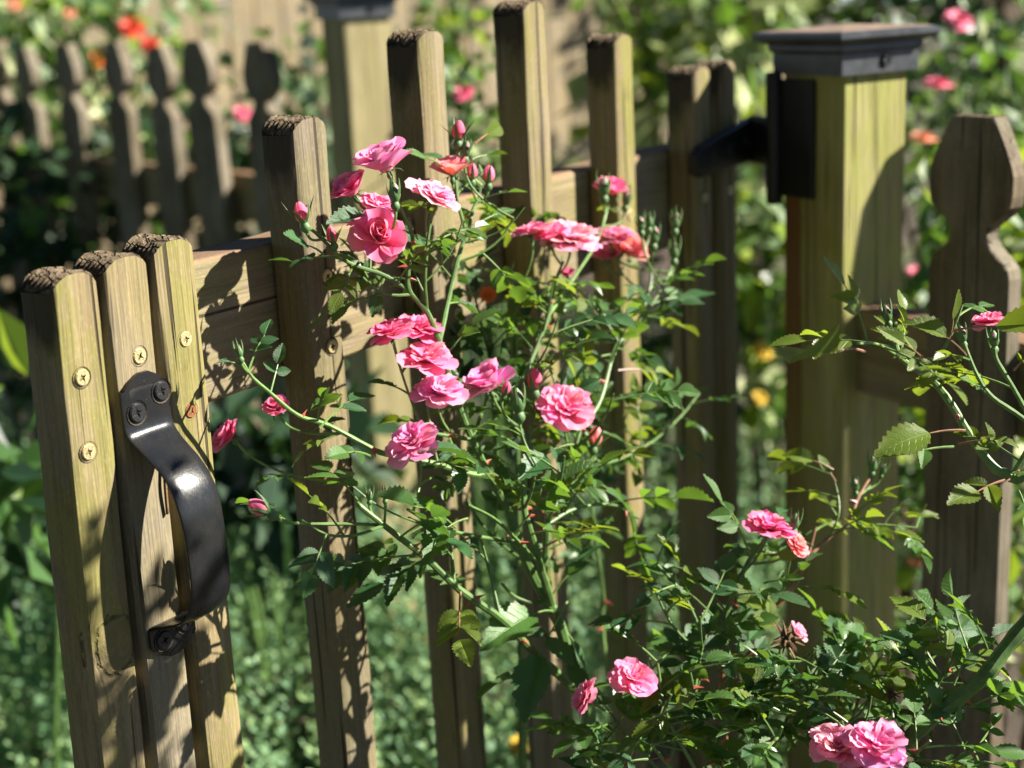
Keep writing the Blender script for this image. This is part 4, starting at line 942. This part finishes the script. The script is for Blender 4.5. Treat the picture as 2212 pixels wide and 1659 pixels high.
# ------------------------------------------------------------------ rose shoot at the right edge
B3 = Bush('rose_bush', 'rose shoots with light green young leaves at right edge before the gothic picket', P(2260, 1659, 1.0))
K1 = ('young', 'young', 'mid')
B3.stem([B3.base.copy(), B3.base + UP * .5] + dp((2260, 1150, .99), (2184, 1032, .99), (2151, 1014, .99), (2097, 945, .99), (2057, 876, .99), (2013, 821, 1.0), (1955, 781, 1.0), (1935, 745, 1.0), (1933, 695, 1.0)), .0042, .0014, 'stemlight', 5, 6, .022, 1, K1, start=.6)
B3.stem(dp((2017, 821, 1.0), (2024, 778, 1.0), (2053, 727, 1.0), (2079, 658, 1.0)), .0015, .0008, 'stemlight', 0, 3, .015, 0, K1)
B3.stem(dp((2184, 1032, .99), (2230, 930, .98), (2144, 858, .98), (2111, 811, .98), (2082, 741, .98)), .0018, .0012, 'stemlight', 1, 4, .018, 0, K1)
B3.stem(dp((2240, 930, .98), (2190, 840, .98), (2155, 781, .98), (2148, 752, .98)), .0016, .0013, 'stemlight', 0, 2, .018, 0, K1)
B3.stem(dp((1955, 781, 1.0), (1900, 745, .93), (1850, 742, .88)), .001, .0007, 'stemlight', 0, 2, .018, 0, ('young',))
for q in [((2055, 715, .98), (2232, 690, .95), 1, 'young', (.3, .5, .8)), ((2050, 730, .98), (2070, 655, .97), 1, 'young', (.5, .3, .8)), ((2020, 800, .99), (1935, 720, .98), 3, 'young', (.4, .4, .7)), ((2060, 965, .98), (1935, 980, .96), 3, 'mid', (.2, .75, .55)), ((2070, 960, .98), (2170, 945, .96), 3, 'young', (.2, .75, .45)), ((2085, 930, .98), (1945, 935, .96), 1, 'young', (.2, .7, .5)), ((2090, 770, .98), (2010, 690, .97), 1, 'young', (.4, .4, .7)),
          ((2180, 1035, .98), (2090, 1065, .95), 3, 'young', (.2, .8, .5)), ((2200, 1060, .98), (2225, 1130, .96), 3, 'mid', (.4, .5, .6)), ((2130, 850, .98), (2090, 820, .97), 3, 'mid', (.2, .8, .5)), ((1870, 760, .93), (1740, 750, .86), 1, 'young', (.05, 1, -.12)), ((2190, 800, .98), (2225, 760, .97), 3, 'young', (.3, .5, .7)), ((2165, 1040, .98), (2212, 1015, .97), 3, 'mid', (.2, .7, .6))]:
    pxleaf(B3, *q[:4], fn=P, nvec=q[4], k=1.3)
for (x, y, z, dx, dz) in [(.46, .84, .95, .03, .36), (.52, .87, .95, -.02, .44), (.42, .81, .95, -.02, .28), (.58, .85, 1.0, .02, .42), (.49, .90, .95, 0, .36), (.44, .86, .9, .0, .30), (.62, .89, 1.0, -.03, .42), (.47, .82, .98, .05, .36), (.54, .83, .98, 0, .34), (.43, .90, .93, .01, .24)]:
    b0 = Vector((x, y, z)); B3.stem([Vector((x + .05, y - .03, .0)), Vector((x + .03, y - .02, z * .6)), b0, b0 + Vector((dx * .5, .01, dz * .5)), b0 + Vector((dx, 0, dz))], .0026, .001, 'stem', 0, 10, .024, 0, ('deep', 'mid'), start=.80)
B3.rose((2135, 690), 72, (-.1, .8, .4), 'open', 'pink', P(2135, 692, 1.0))
for x, y, ln, ax, d in [(2080, 735, 60, (-.2, .95, .1), .985), (2148, 745, 60, (-.1, .95, .1), .985), (1918, 690, 60, (-.2, .95, .1), 1.0)]: B3.bud(P(x, y, d), ax, ln, 'tight', 'pink')
B3.finish(300)

# ------------------------------------------------------------------ garden behind
M['bg_green'] = leafmat('garden_leaf', (.060, .150, .035), (.22, .42, .03), .35, .5, False, .5)
M['bg_pale'] = leafmat('silvery_leaf', (.26, .36, .20), (.40, .52, .20), .25, .5, False, .4)
M['bg_lime'] = leafmat('lime_leaf', (.20, .33, .030), (.45, .60, .03), .45, .5, False, .4)
M['bg_dark'] = leafmat('dark_leaf', (.014, .045, .020), (.06, .14, .02), .2, .45, False, .5)  # near-black green; carries the shade behind the gate and back rail
M['bg_herb'] = leafmat('herb_leaf', (.17, .34, .17), (.34, .56, .18), .35, .6, False, .5)
M['woody'] = plain('woody_stem', (.09, .06, .035), .9, 0, 60, .4, .3)
FLM = {k: plain(k + '_flower', c, .6, 0, 90, .25) for k, c in {'red': (.75, .06, .025), 'orange': (.90, .20, .03), 'pinkf': (.92, .17, .30), 'yellow': (.85, .55, .03), 'white': (.75, .78, .70), 'peach': (.92, .35, .20)}.items()}

def leaf_cloud(centers, dirs, nrms, size, tint):
    """numpy: one folded leaf (base, left, tip, right) for each centre"""
    d = dirs / np.linalg.norm(dirs, axis=1, keepdims=True); n_ = nrms - d * (nrms * d).sum(1, keepdims=True); n_ /= np.linalg.norm(n_, axis=1, keepdims=True) + 1e-9
    s_ = np.cross(d, n_); L_ = size[:, None]
    V = np.stack([centers - d * L_ * .5, centers + s_ * L_ * .30 + n_ * L_ * .09 - d * L_ * .05, centers + d * L_ * .5 - n_ * L_ * .06, centers - s_ * L_ * .30 + n_ * L_ * .09 - d * L_ * .05], 1).reshape(-1, 3)
    k = np.arange(len(centers))[:, None] * 4; F = np.concatenate([k + np.array([[0, 1, 2]]), k + np.array([[0, 2, 3]])], 1).reshape(-1, 3)
    return V, F, np.repeat(tint, 4)
def cloud_mesh(name, V, F, tint, mats, mi=None):
    me = bpy.data.meshes.new(name); me.from_pydata(V.tolist(), [], F.tolist())
    for q in mats: me.materials.append(q)
    a = me.attributes.new('tint', 'FLOAT', 'POINT'); a.data.foreach_set('value', tint.astype(np.float32))
    if mi is not None: me.polygons.foreach_set('material_index', np.repeat(mi, 2).astype(np.int32))
    return me
def blossom_mesh(mt, n=9, rings=3):
    mb = MB(); r = random.Random(n)
    for k in range(rings):
        for q in range(n - k):
            a = 2 * math.pi * (q + .5 * k) / (n - k); L_ = 1 - .24 * k; th = rad(78 - 22 * k); c, s_ = math.cos(a), math.sin(a)
            pr = [(0, 0), (.35 * L_, .16), (.75 * L_, .26), (1.0 * L_, .12)]
            V = []
            for t_, w_ in pr:
                x = t_ * math.sin(th); z = t_ * math.cos(th) - .25 * t_ * t_ * (1 - .3 * k) * .6
                for u in (-1, 1): V.append((x * c - u * w_ * s_, x * s_ + u * w_ * c, z))
            mb.add(V, [(0, 1, 3, 2), (2, 3, 5, 4), (4, 5, 7, 6)])
    lathe(mb, [(.2, -.15), (.22, 0), (.15, .12), (.02, .16)], 8, 1)
    return mb.mesh('blossom', [mt, M['stamen']])
BLO = {k: blossom_mesh(m_) for k, m_ in FLM.items()}

def shrub(name, label, cat, c, radii, n, size, mats, weights=None, flowers=(), seed=0, group=None, droop=.3, stems=5):
    g = np.random.default_rng(seed + 100); base = Vector((c.x, c.y, 0)); root = thing(name, label, cat, base, 0, group)
    u = g.normal(size=(n, 3)); u /= np.linalg.norm(u, axis=1, keepdims=True); rr = g.random(n) ** (1 / 2.2)
    lump = 1 + .28 * np.sin(u[:, 0] * 5 + seed) * np.sin(u[:, 1] * 4 + seed * 2) + .2 * np.sin(u[:, 2] * 7 + seed)
    pts = u * (rr * lump)[:, None] * np.array(radii) + np.array([0, 0, c.z])
    ok = pts[:, 2] > .02; pts = pts[ok]; u = u[ok]; m_ = len(pts)
    d = u * .8 + g.normal(size=(m_, 3)) * .7; d[:, 2] -= droop; nr = np.array([.25, -.1, .9]) + g.normal(size=(m_, 3)) * .55
    V, F, t = leaf_cloud(pts, d, nr, size * g.uniform(.6, 1.3, m_), g.random(m_))
    mi = g.choice(len(mats), m_, p=weights) if len(mats) > 1 else np.zeros(m_)
    fo = obj('foliage', cloud_mesh('foliage', V, F, t, [M[q] for q in mats], mi), root); fo['kind'] = 'stuff'
    mb = MB(); r = random.Random(seed)
    for k in range(stems):
        a = r.uniform(0, 6.28); e = Vector((radii[0] * .6 * math.cos(a), radii[1] * .6 * math.sin(a), c.z + radii[2] * r.uniform(-.2, .6)))
        tube(mb, [(e.x * .1, e.y * .1, 0), (e.x * .35, e.y * .35, e.z * .5), e], [.005, .004, .002] if cat == 'plant' else [.008, .006, .003], 5)
    obj('stem', mb.mesh('stem', [M['stem' if cat == 'plant' else 'woody']]), root)
    for (fx, fy, fd, wpx, kind, tilt) in flowers:
        p = P(fx, fy, fd); R_ = wpx / FPX * fd / 2; z = camvec(*tilt); x = z.orthogonal().normalized(); mw = frame(x, z.cross(x), z) @ Matrix.Scale(R_, 4); mw.translation = p - base
        b = obj('blossom', BLO[kind], root, mw=mw)
        mb = MB(); q = p - z * R_ * .1; e = Vector((base.x + (p.x - base.x) * .6, base.y + (p.y - base.y) * .6, p.z - .18))
        tube(mb, [(0, 0, 0), (e - q) * .4 + Vector((0, 0, -.02)), e - q], [.002, .0022, .0025], 5); obj('flower_stalk', mb.mesh('flower_stalk', [M['stem']]), root, loc=q - base)
    return root

T1 = (.1, .5, .85)
shrub('climbing_shrub', 'pale leafy shrub with red blooms above the back fence at upper left', 'shrub', P(110, 90, 4.0), (.46, .35, .42), 560, .085, ['bg_pale', 'bg_green', 'bg_lime'], [.45, .35, .2],
      [(283, 62, 3.5, 62, 'red', T1), (322, 96, 3.5, 48, 'red', T1), (216, 126, 3.5, 56, 'orange', T1), (150, 30, 3.6, 30, 'peach', T1), (30, 10, 3.6, 36, 'peach', T1)], 1)
shrub('flower_plant', 'plant with red blooms seen just left of the lone gate picket top', 'plant', P(560, 360, 3.4), (.22, .2, .28), 260, .06, ['bg_green', 'bg_dark'], [.5, .5],
      [(560, 272, 3.15, 62, 'red', T1), (522, 245, 3.2, 44, 'pinkf', T1), (550, 320, 3.2, 34, 'pinkf', T1)], 2)
shrub('shade_shrub', 'near-black shrub standing in for shade behind the back fence rail', 'shrub', P(330, 560, 3.35), (.75, .25, .36), 2200, .06, ['bg_dark', 'bg_green'], [.93, .07], (), 3)  # shade below the rail is put into the leaf colour
shrub('leafy_shrub', 'green leafy shrub between the back fence pickets at far left', 'shrub', P(60, 330, 3.5), (.35, .25, .30), 420, .07, ['bg_green', 'bg_pale', 'bg_dark'], [.4, .3, .3], (), 4)
shrub('silvery_shrub', 'pale silvery shrub above the gate between tall picket and capped post', 'shrub', P(1480, 110, 3.6), (.30, .3, .30), 300, .10, ['bg_pale', 'bg_green', 'bg_lime'], [.6, .25, .15], (), 5)
shrub('lime_shrub', 'bright lime green shrub at the top left of the right post cap', 'shrub', P(1590, 20, 4.6), (.40, .3, .26), 380, .08, ['bg_lime', 'bg_green'], [.65, .35], (), 6)
shrub('green_shrub', 'mid green shrub behind the gate top between two tall pickets', 'shrub', P(960, 120, 4.2), (.13, .2, .36), 150, .08, ['bg_green', 'bg_pale', 'bg_lime'], [.5, .35, .15], (), 7)
shrub('flower_plant', 'low plant with one pink bloom behind gate rail beside tall picket', 'plant', P(1010, 330, 2.4), (.13, .12, .16), 260, .04, ['bg_green', 'bg_dark', 'bg_pale'], [.4, .4, .2], [(1000, 203, 2.3, 56, 'pinkf', (-.2, .6, .7))], 8)
shrub('flowering_shrub', 'tall green shrub with pink and peach blooms right of the capped post', 'shrub', P(2110, 330, 3.0), (.42, .3, .52), 900, .06, ['bg_green', 'bg_pale', 'bg_dark'], [.5, .25, .25],
      [(2070, 45, 2.6, 66, 'pinkf', T1), (2025, 186, 2.5, 80, 'pinkf', (0, .9, .3)), (1992, 302, 2.5, 72, 'peach', (0, .9, .3)), (1978, 592, 2.4, 44, 'pinkf', T1), (2190, 175, 2.8, 40, 'pinkf', T1)], 9)
shrub('lime_plant', 'bright yellow green plant beside the notch of the right gothic picket', 'plant', P(2190, 560, 2.2), (.16, .14, .22), 200, .055, ['bg_lime', 'bg_green'], [.6, .4], (), 10)
shrub('leafy_shrub', 'sunlit green plant low behind the right gothic fence', 'shrub', P(2170, 1150, 2.0), (.26, .2, .32), 420, .05, ['bg_green', 'bg_lime', 'bg_pale'], [.5, .25, .25], (), 11)
shrub('leafy_shrub', 'green plant with yellow blooms in the gap between gate and hinge post', 'shrub', P(1655, 620, 2.8), (.13, .15, .36), 380, .065, ['bg_green', 'bg_pale', 'bg_lime'], [.5, .25, .25], [(1648, 757, 2.7, 50, 'yellow', T1), (1640, 860, 2.7, 36, 'yellow', T1), (1655, 600, 2.2, 30, 'white', T1)], 12)
shrub('leafy_shrub', 'green plant behind the gate pickets below the shaded rail', 'shrub', P(1330, 820, 2.9), (.34, .22, .26), 520, .06, ['bg_green', 'bg_dark', 'bg_pale'], [.45, .35, .2], [(1120, 1610, 1.9, 46, 'yellow', T1)], 13)
shrub('poppy_plant', 'small plant with one orange bloom before the middle gate pickets', 'plant', G(1055, 760, .03), (.05, .03, .08), 60, .02, ['bg_green', 'bg_dark'], [.6, .4], [(1053, 637, (G(1053, 637, .022) - CAM).dot(FW), 42, 'orange', (0, .35, .9))], 14, stems=1)
shrub('broadleaf_plant', 'broad leaved plant behind the handle side of the gate at left edge', 'plant', P(0, 1060, 1.8), (.13, .15, .17), 60, .085, ['bg_dark', 'bg_lime', 'bg_green'], [.45, .2, .35], (), 15, stems=1)
shrub('broadleaf_plant', 'dark broad leaved plant seen between handle picket and next picket', 'plant', P(560, 1010, 2.25), (.20, .2, .13), 110, .11, ['bg_dark'], None, (), 16)  # dark of the shaded gap painted in as near-black leaves
shrub('leafy_shrub', 'shrub with mixed leaves behind the back fence near the far post', 'shrub', P(665, 330, 3.6), (.10, .15, .34), 130, .08, ['bg_dark', 'bg_pale', 'bg_green'], [.4, .3, .3], (), 17)
shrub('leafy_shrub', 'green plant below the gothic picket shadow on the hinge post', 'shrub', P(1975, 900, 2.3), (.14, .15, .35), 320, .05, ['bg_green', 'bg_dark', 'bg_pale'], [.4, .4, .2], [(1975, 1210, 2.0, 40, 'peach', T1)], 18)

# herb ground cover (nobody could count it)
def groundcover():
    g = np.random.default_rng(5); n = 5200
    X = g.uniform(-1.7, 1.5, n); Y = g.uniform(1.15, 3.4, n); p = np.stack([X, Y], 1)
    h = (p - np.array([GO.x, GO.y])) @ np.array([GN.x, GN.y]); keep = (h < -.12); p = p[keep]; h = h[keep]
    den = np.sin(p[:, 0] * 5.1 + 1) * np.sin(p[:, 1] * 4.3) + .6 * np.sin(p[:, 0] * 11 + p[:, 1] * 7); keep = den + g.normal(0, .5, len(p)) > -.75; p = p[keep]; den = den[keep]; h = h[keep]
    ht = .27 + .10 * den + g.uniform(-.06, .16, len(p)); ht = np.clip(ht, .10, .50) * np.clip((-h) / .45, .45, 1)
    K = 20; m_ = len(p)
    lean = g.normal(0, .12, (m_, 2)); t = (np.arange(K) + .5) / K
    C = np.zeros((m_, K, 3)); C[:, :, 0] = p[:, 0, None] + lean[:, 0, None] * ht[:, None] * t; C[:, :, 1] = p[:, 1, None] + lean[:, 1, None] * ht[:, None] * t; C[:, :, 2] = ht[:, None] * t
    az = np.arange(K) * 2.4 + g.uniform(0, 6.28, (m_, 1)); D = np.stack([np.cos(az), np.sin(az), .45 + .5 * np.tile(t, (m_, 1))], 2)
    size = (.026 * (1.15 - .65 * t))[None, :] * g.uniform(.7, 1.3, (m_, K)); Cc = C + D / np.linalg.norm(D, axis=2, keepdims=True) * size[:, :, None] * .5
    nr = np.array([0, 0, 1.0]) + g.normal(0, .4, (m_ * K, 3))
    V, F, tn = leaf_cloud(Cc.reshape(-1, 3), D.reshape(-1, 3), nr, size.reshape(-1), np.repeat(g.random(m_), K))
    o = obj('ground_cover', cloud_mesh('ground_cover', V, F, tn, [M['bg_herb']])); tag(o, 'soft green herb ground cover behind the gate', 'herbs', kind='stuff')
groundcover()

# far board fence
def board_fence():
    U = Vector((.80, .60, 0)); o = Vector((-3.6, 5.4, 0)); a = math.atan2(U.y, U.x)
    r = thing('board_fence', 'tall tan wooden board fence far behind the garden', 'fence', o, a)
    mb = MB(); mb.box((0, 0, .95), (.069, .011, .95), 0, .003); me = mb.mesh('board', [M['boards']], smooth=False)
    for k in range(46): obj('board', me, r, loc=(.07 + k * .147, random.uniform(-.004, .004), random.uniform(-.02, .02)))
    for z in (.4, 1.5): bevel_plank('rail', 0, 6.8, .013, .05, z, z + .09, [M['rail'], M['railtop']], r)
board_fence()

# trees beyond
def tree(label, c, H_, crown, n, size, mats, wts, seed):
    g = random.Random(seed); root = thing('tree', label, 'tree', (c.x, c.y, 0), 0, 'trees beyond the garden')
    mb = MB(); tube(mb, cr_spline([(0, 0, 0), (.05, .02, H_ * .3), (-.04, .05, H_ * .6), (0, 0, H_ * .95)], 4), [.13, .12, .11, .1, .1, .09, .08, .08, .07, .06, .05, .04, .03], 8)
    for k in range(9):
        a = g.uniform(0, 6.28); z = H_ * g.uniform(.3, .8); e = Vector((math.cos(a) * crown[0] * .7, math.sin(a) * crown[1] * .7, z + .5)); tube(mb, [(0, 0, z), e * .5 + Vector((0, 0, z * .5)), e], [.04, .03, .012], 5)
    obj('trunk', mb.mesh('trunk', [M['woody']]), root)
    q = np.random.default_rng(seed); nc = 26; cc = q.normal(size=(nc, 3)); cc /= np.linalg.norm(cc, axis=1, keepdims=True); cc *= q.random((nc, 1)) ** .4; cc = cc * np.array(crown) + np.array([0, 0, H_ * .62])
    pts = cc[q.integers(0, nc, n)] + q.normal(0, .26, (n, 3)); pts = pts[pts[:, 2] > .3]; m_ = len(pts)
    V, F, t = leaf_cloud(pts, q.normal(size=(m_, 3)), np.array([.2, 0, .9]) + q.normal(0, .5, (m_, 3)), size * q.uniform(.6, 1.3, m_), q.random(m_))
    o = obj('crown', cloud_mesh('crown', V, F, t, [M[k] for k in mats], q.choice(len(mats), m_, p=wts)), root); o['kind'] = 'stuff'
tree('dark leafy tree beyond the flowering shrub at upper right', P(2130, 150, 5.2), 2.8, (.9, .8, 1.2), 3200, .10, ['bg_dark', 'bg_green'], [.75, .25], 31)
tree('green tree beyond the board fence behind the right post', P(1880, 50, 9.0), 4.6, (1.2, 1.2, 1.7), 3400, .14, ['bg_green', 'bg_lime', 'bg_pale'], [.55, .25, .2], 32)
tree('leafy tree beyond the back fence at far left', P(-330, 60, 6.2), 3.6, (.8, .8, 1.3), 3000, .11, ['bg_green', 'bg_pale', 'bg_dark'], [.45, .25, .3], 33)

# unseen trees added on the near side and left to cut the sky fill
for k, (x, y, h_, cr_) in enumerate([(-3.4, .2, 5.5, (1.5, 1.5, 2.2)), (-3.0, -2.6, 6.0, (1.7, 1.7, 2.4)), (-.6, -4.0, 6.0, (1.8, 1.6, 2.4)), (-4.6, 3.4, 5.5, (1.5, 1.5, 2.2)), (-1.9, -2.0, 5.0, (1.3, 1.3, 2.0)), (1.9, -4.2, 6.0, (1.6, 1.6, 2.4))]):
    tree(['tree to the left of the gate', 'tree behind and left of the viewer', 'tree behind the viewer', 'tree left of the back fence', 'smaller tree just behind the viewer on the left', 'tree behind the viewer on the right'][k] + ' added out of view to cut sky light', Vector((x, y, 0)), h_, cr_, 3600, .26, ['bg_green', 'bg_dark'], [.3, .7], 40 + k)

# dry twigs caught on the gate
def twig(label, pts, r_):
    mb = MB(); o0 = pts[0]; tube(mb, [p - o0 for p in cr_spline(pts, 4)], r_, 5); tag(obj('dry_twig', mb.mesh('dry_twig', [M['brown']]), loc=o0), label, 'twig')
twig('thin brown twig caught behind the pull handle', [G(354, 985, .002), G(357, 1050, .003), G(362, 1110, .002)], .0013)
